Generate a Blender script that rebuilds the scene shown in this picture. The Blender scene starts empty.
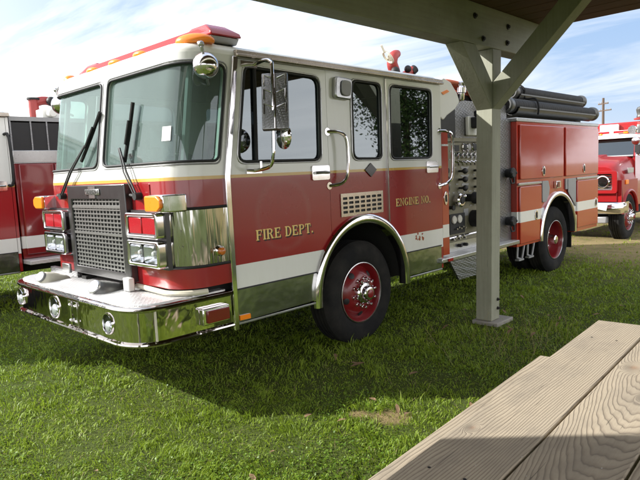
import bpy, bmesh, math, random
import numpy as np
from mathutils import Vector, Matrix
random.seed(7)
PI = math.pi
scn = bpy.context.scene
COL = scn.collection
# ------------------------------------------------------------------ nodes / materials
class NT:
    """tiny helper around a node tree"""
    def __init__(s, mat):
        mat.use_nodes = True
        s.t = mat.node_tree; s.t.nodes.clear()
        s.out = s.t.nodes.new('ShaderNodeOutputMaterial')
    def n(s, typ, **kw):
        nd = s.t.nodes.new('ShaderNode' + typ)
        for k, v in kw.items(): setattr(nd, k, v)
        return nd
    def l(s, a, b): s.t.links.new(a, b)
    def put(s, v, sock):
        if hasattr(v, 'is_output'): s.l(v, sock)
        elif isinstance(v, (tuple, list)) and len(v) == 3 and sock.type == 'RGBA': sock.default_value = (*v, 1)
        else: sock.default_value = v
    def math(s, op, a, b=0.0, c=None):
        nd = s.n('Math', operation=op)
        s.put(a, nd.inputs[0]); s.put(b, nd.inputs[1])
        if c is not None: s.put(c, nd.inputs[2])
        return nd.outputs[0]
    def mix(s, f, a, b, blend='MIX'):
        nd = s.n('Mix', data_type='RGBA', blend_type=blend)
        s.put(f, nd.inputs[0]); s.put(a, nd.inputs[6]); s.put(b, nd.inputs[7])
        return nd.outputs[2]
    def obj(s): return s.n('TexCoord').outputs['Object']
    def map(s, vec, scale=(1, 1, 1), loc=(0, 0, 0), rot=(0, 0, 0)):
        nd = s.n('Mapping'); s.l(vec, nd.inputs[0])
        nd.inputs['Scale'].default_value = scale; nd.inputs['Location'].default_value = loc; nd.inputs['Rotation'].default_value = rot
        return nd.outputs[0]
    def noise(s, vec, scale, detail=4, rough=.55, dist=0.0):
        nd = s.n('TexNoise'); s.l(vec, nd.inputs['Vector'])
        nd.inputs['Scale'].default_value = scale; nd.inputs['Detail'].default_value = detail
        nd.inputs['Roughness'].default_value = rough; nd.inputs['Distortion'].default_value = dist
        return nd.outputs[0]
    def ramp(s, f, stops):
        nd = s.n('ValToRGB'); s.put(f, nd.inputs[0])
        e = nd.color_ramp.elements
        while len(e) < len(stops): e.new(.5)
        for q, (p, c) in zip(e, stops):
            q.position = p; q.color = (*c, 1) if isinstance(c, tuple) else (c, c, c, 1)
        return nd.outputs[0]
    def bump(s, h, strength=.3, dist=.01):
        nd = s.n('Bump'); s.l(h, nd.inputs['Height'])
        nd.inputs['Strength'].default_value = strength; nd.inputs['Distance'].default_value = dist
        return nd.outputs[0]
    def bsdf(s, color=(.5, .5, .5), rough=.5, metal=0., coat=0., normal=None, **kw):
        b = s.n('BsdfPrincipled')
        s.put(color, b.inputs['Base Color']); s.put(rough, b.inputs['Roughness']); s.put(metal, b.inputs['Metallic'])
        b.inputs['Coat Weight'].default_value = coat; b.inputs['Coat Roughness'].default_value = .06
        if normal is not None: s.l(normal, b.inputs['Normal'])
        for k, v in kw.items(): s.put(v, b.inputs[k.replace('_', ' ')])
        return b.outputs[0]
    def done(s, sh): s.l(sh, s.out.inputs[0])

M = {}
def mat(name):
    m = bpy.data.materials.new(name); M[name] = m
    return NT(m)
def simple(name, color, rough=.5, metal=0., coat=0., var=.12, scale=6., bump=0., bscale=60.):
    t = mat(name); o = t.obj()
    n = t.noise(o, scale, 5)
    f = t.math('MULTIPLY_ADD', n, 2 * var, 1 - var)
    c = t.mix(1.0, color, f, 'MULTIPLY')
    r = t.math('MULTIPLY_ADD', t.noise(o, scale * 2.3, 4), .16, rough - .08)
    nn = t.bump(t.noise(o, bscale, 3), bump, .004) if bump else None
    t.done(t.bsdf(c, r, metal, coat, nn))

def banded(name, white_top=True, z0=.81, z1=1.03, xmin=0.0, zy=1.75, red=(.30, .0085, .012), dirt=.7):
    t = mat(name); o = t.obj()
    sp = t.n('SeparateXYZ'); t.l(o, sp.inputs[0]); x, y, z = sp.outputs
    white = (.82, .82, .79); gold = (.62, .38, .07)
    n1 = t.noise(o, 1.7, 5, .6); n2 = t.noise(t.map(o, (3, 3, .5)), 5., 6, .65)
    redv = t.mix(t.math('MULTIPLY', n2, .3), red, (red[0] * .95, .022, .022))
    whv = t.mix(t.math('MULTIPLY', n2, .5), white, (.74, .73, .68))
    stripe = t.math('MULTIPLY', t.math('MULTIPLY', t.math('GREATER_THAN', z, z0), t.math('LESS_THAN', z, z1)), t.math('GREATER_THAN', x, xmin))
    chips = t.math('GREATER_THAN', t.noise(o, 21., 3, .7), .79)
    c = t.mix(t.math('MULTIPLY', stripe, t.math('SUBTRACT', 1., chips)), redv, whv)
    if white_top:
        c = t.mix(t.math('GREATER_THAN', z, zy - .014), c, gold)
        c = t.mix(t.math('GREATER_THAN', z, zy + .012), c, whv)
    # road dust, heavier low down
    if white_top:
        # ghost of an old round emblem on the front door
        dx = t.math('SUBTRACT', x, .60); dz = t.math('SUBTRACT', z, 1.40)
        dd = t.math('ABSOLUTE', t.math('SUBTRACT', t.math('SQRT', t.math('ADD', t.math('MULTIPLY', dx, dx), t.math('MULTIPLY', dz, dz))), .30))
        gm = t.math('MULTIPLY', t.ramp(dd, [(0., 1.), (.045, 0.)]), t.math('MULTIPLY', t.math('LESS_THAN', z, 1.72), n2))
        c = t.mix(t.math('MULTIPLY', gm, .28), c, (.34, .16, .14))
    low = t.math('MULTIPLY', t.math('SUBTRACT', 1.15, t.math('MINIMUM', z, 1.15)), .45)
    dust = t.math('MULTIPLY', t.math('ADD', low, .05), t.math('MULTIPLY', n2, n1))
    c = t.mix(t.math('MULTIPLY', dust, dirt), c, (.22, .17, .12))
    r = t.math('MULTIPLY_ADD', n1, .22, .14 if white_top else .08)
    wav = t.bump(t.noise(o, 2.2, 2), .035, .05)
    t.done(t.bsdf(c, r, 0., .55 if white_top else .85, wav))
banded('cab_paint')
banded('box_paint', False, .91, 1.065, -50., red=(.42, .034, .014), dirt=.3)
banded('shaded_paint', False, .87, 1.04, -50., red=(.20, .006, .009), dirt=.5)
banded('plain_red', False, -5., -4., 99.)
def reds():
    t = mat('bright_red'); o = t.obj(); n = t.noise(o, 2.5, 5)
    t.done(t.bsdf(t.mix(n, (.36, .006, .009), (.25, .008, .010)), t.math('MULTIPLY_ADD', n, .2, .22), 0., .25))
reds()
simple('white_paint', (.80, .79, .74), .35, 0, .3, .06, 3)
simple('off_white', (.62, .58, .46), .45, 0, .1, .12, 14)
def rubber():
    t = mat('black_rubber'); o = t.obj(); n = t.noise(o, 3.5, 6, .65)
    t.done(t.bsdf(t.mix(t.ramp(n, [(.42, 0.), (.75, .55)]), (.008, .008, .0085), (.045, .04, .033)), .85, 0, 0, t.bump(t.noise(o, 70, 3), .25, .004), Specular_IOR_Level=.25))
rubber()
simple('seal_rubber', (.012, .012, .013), .55, 0, 0, .2, 12)
simple('black_plastic', (.012, .012, .0125), .6, 0, 0, .2, 12)
simple('dark_interior', (.03, .034, .034), .8, 0, 0, .3, 5)
simple('seat_cloth', (.035, .037, .042), .9, 0, 0, .3, 30, .3, 200)
simple('dash', (.05, .06, .055), .7, 0, 0, .3, 8)
simple('underbody', (.012, .011, .010), .9, 0, 0, .4, 6)
simple('chrome', (.80, .77, .79), .10, 1., 0, .03, 4)
simple('aluminium', (.50, .50, .50), .30, 1., 0, .10, 14, .05, 120)
simple('drip_alu', (.48, .42, .36), .26, 1., 0, .2, 6)
simple('panel_grey', (.20, .185, .125), .5, .15, 0, .12, 9)
simple('grille_bar', (.30, .30, .29), .35, .7, 0, .12, 30)
simple('grille_frame', (.075, .073, .075), .33, .75, .2, .2, 6)
simple('orange_lens', (.95, .25, .008), .3, 0, .25, .06, 30)
simple('red_lens', (.36, .004, .012), .25, 0, .3, .1, 40)
simple('dark_red_lens', (.16, .006, .01), .22, 0, .6, .1, 40)
simple('gold', (.80, .58, .20), .38, .1, .2, .14, 60)
simple('letter_black', (.008, .007, .007), .5)
simple('salmon_hose', (.62, .17, .09), .8, 0, 0, .18, 20, .3, 160)
simple('monitor_red', (.33, .035, .03), .5, 0, .15, .2, 9)
simple('gauge_white', (.62, .60, .54), .4, 0, .2, .1, 20)
simple('hose_black', (.006, .006, .0065), .75, 0, .0, .3, 5, .2, 30)
simple('wheel_red', (.20, .009, .012), .36, 0, .35, .25, 7)
simple('marker_grey', (.30, .30, .30), .5, .3)
simple('concrete', (.32, .30, .27), .9, 0, 0, .2, 9, .4, 60)
simple('bolt_iron', (.03, .027, .025), .6, .5)
simple('pole_wood', (.11, .075, .055), .85)
simple('amber_lens', (.55, .16, .03), .2, 0, .4)
simple('trough_grey', (.13, .13, .125), .42, .7)
simple('lamp_dark', (.05, .055, .05), .08, .8)
simple('paper', (.75, .75, .72), .6)
simple('blue_lens', (.03, .06, .4), .2, 0, .5)
def clear():
    t = mat('lens_glass')
    o = t.obj(); w = t.n('TexWave'); t.l(t.map(o, (1, 1, 1)), w.inputs[0]); w.inputs['Scale'].default_value = 28; w.bands_direction = 'Y'
    t.done(t.bsdf((.72, .76, .80), .09, .55, .5, t.bump(w.outputs[1], .5, .006)))
clear()
def stainless():
    t = mat('stainless'); o = t.obj()
    wav = t.bump(t.noise(t.map(o, (1, 1, .10)), 8., 3, .5, .3), .9, .06)
    t.done(t.bsdf(t.mix(t.noise(o, 3, 5), (.60, .59, .55), (.50, .49, .45)), .10, 1., 0, wav))
    t = mat('lower_steel'); o = t.obj(); q = t.noise(t.map(o, (2, 2, 9)), 3., 5, .6)
    t.done(t.bsdf(t.mix(q, (.44, .45, .43), (.32, .33, .31)), t.math('MULTIPLY_ADD', q, .16, .12), 1., 0, t.bump(t.noise(o, 2.6, 3), .2, .05)))
    t = mat('bumper_chrome'); o = t.obj()
    wav = t.bump(t.noise(t.map(o, (1, 1, .6)), 4.2, 3, .5, .3), .22, .05)
    sm = t.noise(t.map(o, (1, 1, .5)), 6., 6, .7)
    t.done(t.bsdf(t.mix(sm, (.66, .62, .60), (.48, .45, .43)), t.math('MULTIPLY_ADD', sm, .10, .01), 1., 0, wav))
stainless()
def treadplate(name, c1, c2, scale=150., metal=.9, rough=.33):
    t = mat(name); o = t.obj()
    def lug(ang):
        m = t.map(o, (scale, scale, scale), (0, 0, 0), (ang, ang, ang))
        sp = t.n('SeparateXYZ'); t.l(m, sp.inputs[0])
        a = t.math('ADD', sp.outputs[0], t.math('MULTIPLY', sp.outputs[1], .6))
        return t.math('MULTIPLY', t.math('SINE', a), t.math('SINE', t.math('ADD', sp.outputs[2], t.math('MULTIPLY', sp.outputs[1], .8))))
    h = t.math('MAXIMUM', lug(.785), t.math('MULTIPLY', lug(-.785), 1.))
    h = t.math('SMOOTH_MIN', t.math('MULTIPLY', t.math('MAXIMUM', h, .3), 2.), 1.4, .3)
    d = t.noise(o, 5, 5)
    c = t.mix(d, c1, c2)
    t.done(t.bsdf(t.mix(t.math('MULTIPLY', h, .25), c, c1), t.math('MULTIPLY_ADD', d, .2, rough - .1), metal, 0, t.bump(h, .6, .004)))
treadplate('treadplate', (.80, .80, .80), (.66, .65, .63), 150., .75, .48)
treadplate('dark_tread', (.26, .26, .265), (.16, .16, .165), 130., .8, .36)
treadplate('mid_tread', (.30, .30, .31), (.2, .2, .2), 150.)
def glass(name, tint, dust, dustcol, ior=1.5):
    t = mat(name); o = t.obj()
    tr = t.n('BsdfTransparent'); t.put(tint, tr.inputs[0])
    gl = t.n('BsdfGlossy'); gl.inputs['Roughness'].default_value = .015; t.put((.88, .96, 1.), gl.inputs[0])
    geo = t.n('NewGeometry'); dp = t.n('VectorMath', operation='DOT_PRODUCT'); t.l(geo.outputs['Incoming'], dp.inputs[0]); t.l(geo.outputs['Normal'], dp.inputs[1])
    ca = t.math('SUBTRACT', 1., t.math('ABSOLUTE', dp.outputs['Value']))
    fr = t.math('MULTIPLY_ADD', t.math('POWER', ca, 5.), 1. - ior, ior)
    m = t.n('MixShader'); t.l(fr, m.inputs[0]); t.l(tr.outputs[0], m.inputs[1]); t.l(gl.outputs[0], m.inputs[2])
    df = t.n('BsdfDiffuse'); t.put(dustcol, df.inputs[0])
    m2 = t.n('MixShader'); t.l(t.math('MULTIPLY_ADD', t.noise(t.map(o, (1, 1, .5)), 2.2, 5, .6), dust * .8, dust * .6), m2.inputs[0]); t.l(m.outputs[0], m2.inputs[1]); t.l(df.outputs[0], m2.inputs[2])
    t.done(m2.outputs[0])
glass('windshield_glass', (.46, .60, .56), .17, (.52, .70, .65), .07)
glass('side_glass', (.10, .115, .12), .012, (.4, .45, .46), .17)
glass('lamp_glass', (.86, .9, .93), .05, (.7, .75, .8), .06)
def wood(name, y0, z0, tilt, seed, freq=260., wob=.02, knots=()):
    t = mat(name); o = t.obj()
    n = t.noise(t.map(o, (1.1, 5, 5), (seed, seed, 0)), 1.6, 3, .5)
    n2 = t.noise(t.map(o, (2.2, 12, 12), (seed + 3, 0, 0)), 1.2, 2, .5)
    sp = t.n('SeparateXYZ'); t.l(o, sp.inputs[0])
    y = t.math('ADD', t.math('SUBTRACT', sp.outputs[1], y0), t.math('MULTIPLY_ADD', n, 2 * wob * 2, -2 * wob))
    z = t.math('ADD', t.math('MULTIPLY_ADD', sp.outputs[0], tilt, -z0), t.math('MULTIPLY_ADD', n2, wob * 1.6, 0.))
    r = t.math('SQRT', t.math('ADD', t.math('MULTIPLY', y, y), t.math('MULTIPLY', z, z)))
    # knots pull the rings round them
    kn = 0.0
    for kx, ky, kr in knots:
        dx = t.math('SUBTRACT', sp.outputs[0], kx); dy = t.math('MULTIPLY', t.math('SUBTRACT', sp.outputs[1], ky), 1.7)
        q = t.math('ADD', t.math('MULTIPLY', dx, dx), t.math('MULTIPLY', dy, dy))
        kn = t.math('ADD', kn, t.math('POWER', 2.718, t.math('MULTIPLY', t.math('MULTIPLY_ADD', n, .8, .6), t.math('MULTIPLY', q, -1. / kr ** 2))))
    kn = t.math('MINIMUM', kn, 1.)
    r = t.math('ADD', r, t.math('MULTIPLY', kn, .07))
    ring = t.math('FRACT', t.math('MULTIPLY', r, freq / 6.2832 * 1.6))
    line = t.ramp(ring, [(0., .35), (.10, .0), (.55, .12), (.82, .62), (.93, 1.), (1., .35)])
    fib = t.noise(t.map(o, (3, 260, 260)), 1., 3, .6)
    big = t.noise(t.map(o, (1.2, 4, 4), (seed, 0, 0)), 2.2, 5, .6)
    c = t.mix(line, (.53, .445, .325), (.16, .122, .088))
    c = t.mix(t.math('MULTIPLY', big, .55), c, (.40, .35, .275))
    c = t.mix(t.math('MULTIPLY', t.math('SUBTRACT', 1., fib), .45), c, (.26, .205, .145))
    c = t.mix(t.math('MULTIPLY', t.math('POWER', kn, 3.), .6), c, (.27, .15, .085))
    ck = t.math('GREATER_THAN', t.noise(t.map(o, (1.6, 75, 30), (seed, 0, 0)), 1., 4, .6), .675)
    c = t.mix(t.math('MULTIPLY', ck, .65), c, (.055, .042, .03))
    st = t.ramp(t.noise(t.map(o, (2.2, 3.5, 3), (seed, 2, 0)), 1.3, 5, .65), [(.45, 0.), (.75, 1.)])
    c = t.mix(t.math('MULTIPLY', st, .6), c, (.21, .18, .145))
    spots = t.math('GREATER_THAN', t.noise(t.map(o, (24, 46, 30), (seed, seed, 0)), 1., 2, .5), .765)
    c = t.mix(t.math('MULTIPLY', spots, .7), c, (.55, .53, .48))
    h = t.math('ADD', t.math('MULTIPLY', line, -.7), t.math('MULTIPLY', fib, .5))
    t.done(t.bsdf(c, .78, 0, 0, t.bump(h, .5, .004), Specular_IOR_Level=.25))
wood('board_straight', 1.0, 1.05, .02, 1.3, 560, .008, [(-.62, .40, .03)])
wood('board_cathedral', -.06, .60, .05, 4.1, 1050, .006, [(.42, .07, .055), (.05, -.06, .04)])
wood('board_third', -.80, .95, .03, 8.2, 400, .012)
wood('bench_wood', 1.2, .9, .015, 12.7, 420, .010, [(.9, .7, .03)])
def green_timber(name, st):
    t = mat(name); o = t.obj()
    g = t.noise(t.map(o, (6, 6, 6)), 1.6, 6, .65); s = t.noise(t.map(o, st), 1.5, 4, .6)
    c = t.mix(g, (.43, .43, .33), (.33, .335, .25))
    c = t.mix(t.math('MULTIPLY', s, .6), c, (.17, .17, .125))
    ck = t.math('GREATER_THAN', t.noise(t.map(o, tuple(q * 1.6 for q in st)), 1.3, 4, .6), .69)
    c = t.mix(t.math('MULTIPLY', ck, .6), c, (.06, .058, .045))
    pe = t.math('GREATER_THAN', t.noise(t.map(o, (9, 9, 2.5)), 2.4, 6, .7), .665)
    c = t.mix(t.math('MULTIPLY', pe, .55), c, (.20, .17, .12))
    dk = t.ramp(t.noise(t.map(o, (1.5, 1.5, .8)), 1.1, 5, .6), [(.35, 0.), (.75, 1.)])
    c = t.mix(t.math('MULTIPLY', dk, .5), c, (.16, .155, .11))
    t.done(t.bsdf(c, .6, 0, 0, t.bump(s, .25, .006)))
green_timber('green_timber', (30, 30, 1.2)); green_timber('beam_timber', (1.2, 30, 30))
def deck():
    t = mat('roof_boards'); o = t.obj()
    b = t.noise(t.map(o, (7.2, .6, 1)), 1., 3, .5); s = t.noise(t.map(o, (60, 2, 2)), 1.2, 4, .6)
    c = t.mix(b, (.17, .085, .042), (.07, .038, .022)); c = t.mix(t.math('MULTIPLY', s, .5), c, (.05, .03, .02))
    t.done(t.bsdf(c, .75, 0, 0, t.bump(s, .2, .004)))
deck()
# ------------------------------------------------------------------ mesh helpers
def obname(name, me):
    o = bpy.data.objects.new(name, me); COL.objects.link(o); return o
class MB:
    def __init__(s): s.bm = bmesh.new()
    def face(s, pts):
        return s.bm.faces.new([s.bm.verts.new(p) for p in pts])
    def box(s, x0, x1, y0, y1, z0, z1, m=None, bev=0.):
        r = bmesh.ops.create_cube(s.bm, size=1.)
        vs = r['verts']
        for v in vs:
            v.co = Vector(((x0 + x1) / 2 + v.co.x * (x1 - x0), (y0 + y1) / 2 + v.co.y * (y1 - y0), (z0 + z1) / 2 + v.co.z * (z1 - z0)))
        if bev:
            es = list({e for v in vs for e in v.link_edges})
            b = bmesh.ops.bevel(s.bm, geom=es, offset=bev, segments=2, affect='EDGES', profile=.5)
            vs = list({v for f in b['faces'] for v in f.verts} | {v for v in vs if v.is_valid})
        if m is not None:
            for v in vs: v.co = m @ v.co
        return s
    def ring(s, c, u, w, r, n): return [s.bm.verts.new(c + u * (r * math.cos(2 * PI * i / n)) + w * (r * math.sin(2 * PI * i / n))) for i in range(n)]
    def lathe(s, prof, o=(0, 0, 0), ax=(0, 0, 1), n=28, cap0=True, cap1=True):
        """prof: list of (radius, height along ax)"""
        o = Vector(o); ax = Vector(ax).normalized()
        u = ax.orthogonal().normalized(); w = ax.cross(u)
        rows = [s.ring(o + ax * h, u, w, max(r, 1e-4), n) for r, h in prof]
        for a, b in zip(rows, rows[1:]):
            for i in range(n): s.bm.faces.new((a[i], a[(i + 1) % n], b[(i + 1) % n], b[i]))
        if cap0: s.bm.faces.new(rows[0][::-1])
        if cap1: s.bm.faces.new(rows[-1])
        return s
    def cyl(s, a, b, r, r2=None, n=20):
        a = Vector(a); b = Vector(b); d = b - a
        return s.lathe([(r, 0), (r if r2 is None else r2, d.length)], a, d, n)
    def tube(s, pts, r, n=10, closed=False, smooth=0):
        pts = [Vector(p) for p in pts]
        if smooth: pts = catmull(pts, smooth)
        k = len(pts); rows = []; prev = None
        for i, p in enumerate(pts):
            if closed: d = pts[(i + 1) % k] - pts[i - 1]
            else: d = pts[min(i + 1, k - 1)] - pts[max(i - 1, 0)]
            d.normalize()
            if prev is None: u = d.orthogonal().normalized()
            else:
                u = prev - d * prev.dot(d); u.normalize()
            prev = u; w = d.cross(u)
            rr = r
            if isinstance(r, (list, tuple)):
                q = i / (k - 1) * (len(r) - 1); j = min(int(q), len(r) - 2); rr = r[j] + (r[j + 1] - r[j]) * (q - j)
            rows.append(s.ring(p, u, w, rr, n))
        prs = list(zip(rows, rows[1:]))
        if closed:
            a, b = rows[-1], rows[0]
            off = min(range(n), key=lambda q: sum((a[i].co - b[(i + q) % n].co).length for i in range(n)))
            prs.append((a, b[off:] + b[:off]))
        for a, b in prs:
            for i in range(n): s.bm.faces.new((a[i], a[(i + 1) % n], b[(i + 1) % n], b[i]))
        if not closed:
            s.bm.faces.new(rows[0][::-1]); s.bm.faces.new(rows[-1])
        return s
    def sphere(s, c, r, sc=(1, 1, 1), u=20, v=12):
        q = bmesh.ops.create_uvsphere(s.bm, u_segments=u, v_segments=v, radius=r)
        for w in q['verts']: w.co = Vector((w.co.x * sc[0] + c[0], w.co.y * sc[1] + c[1], w.co.z * sc[2] + c[2]))
        return s
    def prism(s, poly, f, d0, d1):
        """2D polygon through f(u,v,depth), from depth d0 to d1"""
        a = [s.bm.verts.new(f(u, v, d0)) for u, v in poly]; b = [s.bm.verts.new(f(u, v, d1)) for u, v in poly]
        s.bm.faces.new(a); s.bm.faces.new(b[::-1]); n = len(a)
        for i in range(n): s.bm.faces.new((a[i], b[i], b[(i + 1) % n], a[(i + 1) % n]))
        return s
    def sheet(s, outer, holes, f, d0=0., d1=None, cu=(), cv=()):
        """flat shape with holes, cut along u / v lines, mapped through f(u,v,depth); solid if d1 given"""
        bm = bmesh.new(); es = []
        for loop in [outer] + list(holes):
            vs = [bm.verts.new((u, v, 0)) for u, v in loop]
            es += [bm.edges.new((vs[i], vs[(i + 1) % len(vs)])) for i in range(len(vs))]
        bmesh.ops.triangle_fill(bm, use_beauty=True, use_dissolve=False, edges=es, normal=(0, 0, 1))
        for ax, cuts in ((0, cu), (1, cv)):
            for c in cuts:
                co = [0, 0, 0]; no = [0, 0, 0]; co[ax] = c; no[ax] = 1
                bmesh.ops.bisect_plane(bm, geom=bm.verts[:] + bm.edges[:] + bm.faces[:], dist=1e-6, plane_co=co, plane_no=no)
        A = {v: s.bm.verts.new(f(v.co.x, v.co.y, d0)) for v in bm.verts}
        for q in bm.faces: s.bm.faces.new([A[v] for v in q.verts])
        if d1 is not None:
            B = {v: s.bm.verts.new(f(v.co.x, v.co.y, d1)) for v in bm.verts}
            for q in bm.faces: s.bm.faces.new([B[v] for v in reversed(q.verts)])
            for e in bm.edges:
                if len(e.link_faces) == 1:
                    a, b = e.verts; s.bm.faces.new((A[a], B[a], B[b], A[b]))
        bm.free(); return s
    def build(s, name, m, parent=None, ang=32., bev=0., seg=2, flat=False):
        bmesh.ops.recalc_face_normals(s.bm, faces=s.bm.faces)
        me = bpy.data.meshes.new(name); s.bm.to_mesh(me); s.bm.free()
        me.materials.append(M[m] if isinstance(m, str) else m)
        if not flat:
            me.shade_smooth(); me.set_sharp_from_angle(angle=math.radians(ang))
        o = obname(name, me)
        if parent is not None: attach(o, parent)
        if bev:
            b = o.modifiers.new('edge', 'BEVEL'); b.width = bev; b.segments = seg; b.limit_method = 'ANGLE'; b.angle_limit = math.radians(40)
            b.harden_normals = False
        return o
def world_of(o):
    m = Matrix.LocRotScale(o.location, o.rotation_euler, o.scale)
    return (world_of(o.parent) @ o.matrix_parent_inverse @ m) if o.parent else m
def attach(o, p):
    o.parent = p; o.matrix_parent_inverse = world_of(p).inverted()
def thing(name, label, cat, loc, group=None, rz=0.):
    o = obname(name, None); o.location = loc; o.rotation_euler[2] = rz; o.empty_display_size = .3
    return tag(o, label, cat, group)
def tag(o, label, cat, group=None, kind=None):
    o['label'] = label; o['category'] = cat
    if group: o['group'] = group
    if kind: o['kind'] = kind
    return o
def structure(o): o['kind'] = 'structure'; return o
def catmull(p, k):
    out = []
    for i in range(len(p) - 1):
        a, b, c, d = p[max(i - 1, 0)], p[i], p[i + 1], p[min(i + 2, len(p) - 1)]
        for j in range(k):
            t = j / k
            out.append(.5 * ((2 * b) + (c - a) * t + (2 * a - 5 * b + 4 * c - d) * t * t + (3 * b - a - 3 * c + d) * t ** 3))
    out.append(p[-1]); return out
def rnd(pts, r, n=4):
    """round the corners of a 2D polygon; r one number or one per corner"""
    out = []; k = len(pts)
    for i in range(k):
        p = Vector(pts[i]); a = Vector(pts[i - 1]) - p; b = Vector(pts[(i + 1) % k]) - p
        q = r[i] if isinstance(r, (list, tuple)) else r
        if q <= 0: out.append(tuple(p)); continue
        ang = a.angle(b); d = min(q / math.tan(ang / 2), a.length * .48, b.length * .48)
        s = p + a.normalized() * d; e = p + b.normalized() * d
        for j in range(n + 1):
            t = j / n; out.append(tuple(s * (1 - t) ** 2 + p * 2 * t * (1 - t) + e * t * t))
    return out
def arc(cx, cz, r, a0, a1, n=16):
    return [(cx + r * math.cos(a0 + (a1 - a0) * i / n), cz + r * math.sin(a0 + (a1 - a0) * i / n)) for i in range(n + 1)]
W = 2.44
def near(u, v, d): return Vector((u, d, v))            # left side of a truck, depth goes inward
def far(u, v, d): return Vector((u, W - d, v))
def frontal(x): return lambda u, v, d: Vector((x + d, u, v))
def copy_tree(o, parent=None, skip=()):
    c = o.copy(); COL.objects.link(c)
    if parent is not None:
        inv = o.matrix_parent_inverse.copy(); c.parent = parent; c.matrix_parent_inverse = inv
    for ch in [q for q in o.children]:
        if ch.name.split('.')[0] not in skip: copy_tree(ch, c, skip)
    return c
# ================================================================== the fire engine
engine = thing('fire_engine', 'nearest red and white fire engine with chrome front bumper, parked on the grass', 'fire engine', (3.6, 1.22, 0))
E_ = engine
ZB, ZT = .90, 2.70
def rk(z): return .155 * max(0., z - 1.75)
RC = .25; XF = -.46
L1 = -XF - RC; L2 = RC * PI / 2; L3 = W - 2 * RC; SS = [L1, L1 + L2, L1 + L2 + L3, L1 + 2 * L2 + L3, 2 * L1 + 2 * L2 + L3]
def fpath(s):
    if s <= SS[0]: return (-s, 0, 0, -1)
    if s <= SS[1]:
        a = (s - SS[0]) / RC; return (XF + RC - RC * math.sin(a), RC - RC * math.cos(a), -math.sin(a), -math.cos(a))
    if s <= SS[2]: return (XF, RC + s - SS[1], -1, 0)
    if s <= SS[3]:
        a = (s - SS[2]) / RC; return (XF + RC - RC * math.cos(a), W - RC + RC * math.sin(a), -math.cos(a), math.sin(a))
    return (XF + RC + s - SS[3], W, 0, 1)
def fm(s, z, d=0.):
    x, y, nx, ny = fpath(s); return Vector((x + rk(z) - nx * d, y - ny * d, z))
SM = SS[4] / 2
CU = [SS[0] + L2 * i / 9 for i in range(10)] + [SS[2] + L2 * i / 9 for i in range(10)]
CV = [1.75]
paneA = rnd([(.085, 1.875), (SM - .055, 1.88), (SM - .055, 2.615), (.075, 2.615)], [.05, .08, .07, .07])
paneB = [(SS[4] - u, v) for u, v in reversed(paneA)]
def dense(loop, st=.06):
    out = []
    for i in range(len(loop)):
        a = Vector(loop[i]); b = Vector(loop[(i + 1) % len(loop)]); n = max(1, int((b - a).length / st))
        out += [tuple(a.lerp(b, j / n)) for j in range(n)]
    return out
cab = MB()
cab.sheet([(0, ZB), (SS[4], ZB), (SS[4], ZT), (0, ZT)], [paneA, paneB], fm, 0., .045, CU, CV)
AX, AZ, AR = 1.655, .575, .725          # front wheel arch
RX, RZ, RR = 6.455, .585, .685          # rear wheel arch
def archx(z, s): return AX + s * math.sqrt(max(AR ** 2 - (z - AZ) ** 2, 0))
def archz(x): return AZ + math.sqrt(AR ** 2 - (x - AX) ** 2)
win2 = rnd([(1.55, 1.87), (1.99, 1.865), (2.0, 2.61), (1.56, 2.615)], .08)
win1 = rnd([(.13, 1.865), (1.085, 1.865), (1.105, 2.60), (.25, 2.62)], [.07, .08, .09, .06])
win3 = rnd([(2.15, 1.86), (2.905, 1.86), (2.92, 2.61), (2.16, 2.61)], .08)
a0 = math.atan2(archz(1.2) - AZ, 1.2 - AX); a1 = math.atan2(archz(2.077) - AZ, 2.077 - AX)
mid = [(1.2, 2.68)] + arc(AX, AZ, AR, a0, a1, 16) + [(2.077, 2.68)]
for f in (near, far):
    cab.sheet(mid, [win2], f, 0., .04)
    cab.sheet([(3.083, .56), (3.12, .56), (3.12, 2.68), (3.083, 2.68)], [], f, 0., .04)
    cab.sheet([(.17, 2.684), (3.12, 2.684), (3.12, 2.715), (.17, 2.715)], [], f, .003, .05)
# rear wall with the window opening
cab.sheet([(.02, .8), (W - .02, .8), (W - .02, 2.71), (.02, 2.71)], [], frontal(3.08), 0., .035)
cabin = cab.build('cab_body', 'cab_paint', E_, 30)
# roof
def rrect(x0, x1, y0, y1, rf, rr, z, n=8):
    out = []
    for cx, cy, r, b in ((x0 + rf, y0 + rf, rf, PI), (x1 - rr, y0 + rr, rr, 1.5 * PI), (x1 - rr, y1 - rr, rr, 0), (x0 + rf, y1 - rf, rf, .5 * PI)):
        out += [Vector((cx + r * math.cos(b + i / n * PI / 2), cy + r * math.sin(b + i / n * PI / 2), z)) for i in range(n + 1)]
    return out
mb = MB(); rows = []
XR = XF + rk(2.70)
for z, i in ((2.695, .001), (2.72, .004), (2.745, .016), (2.768, .04), (2.785, .08), (2.80, .15), (2.812, .26), (2.82, .5), (2.824, .8)):
    rows.append([mb.bm.verts.new(p) for p in rrect(XR + i * .8, 3.13 - i * .6, i, W - i, max(RC - i * .4, .1), .06, z)])
for a, b in zip(rows, rows[1:]):
    for i in range(len(a)): mb.bm.faces.new((a[i], a[(i + 1) % len(a)], b[(i + 1) % len(a)], b[i]))
mb.bm.faces.new(rows[-1])
roof = mb.build('roof', 'white_paint', E_, 50)
mb = MB()
for y0, y1 in ((-.032, .012), (W - .012, W + .032)):
    mb = MB(); mb.box(.155, 3.135, y0, y1, 2.688, 2.742)
    mb.box(.155, 3.135, y0 - .012 if y0 < 0 else y1, y0 if y0 < 0 else y1 + .012, 2.688, 2.712)
    mb.build('drip_rail', 'drip_alu', roof, bev=.008)
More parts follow.
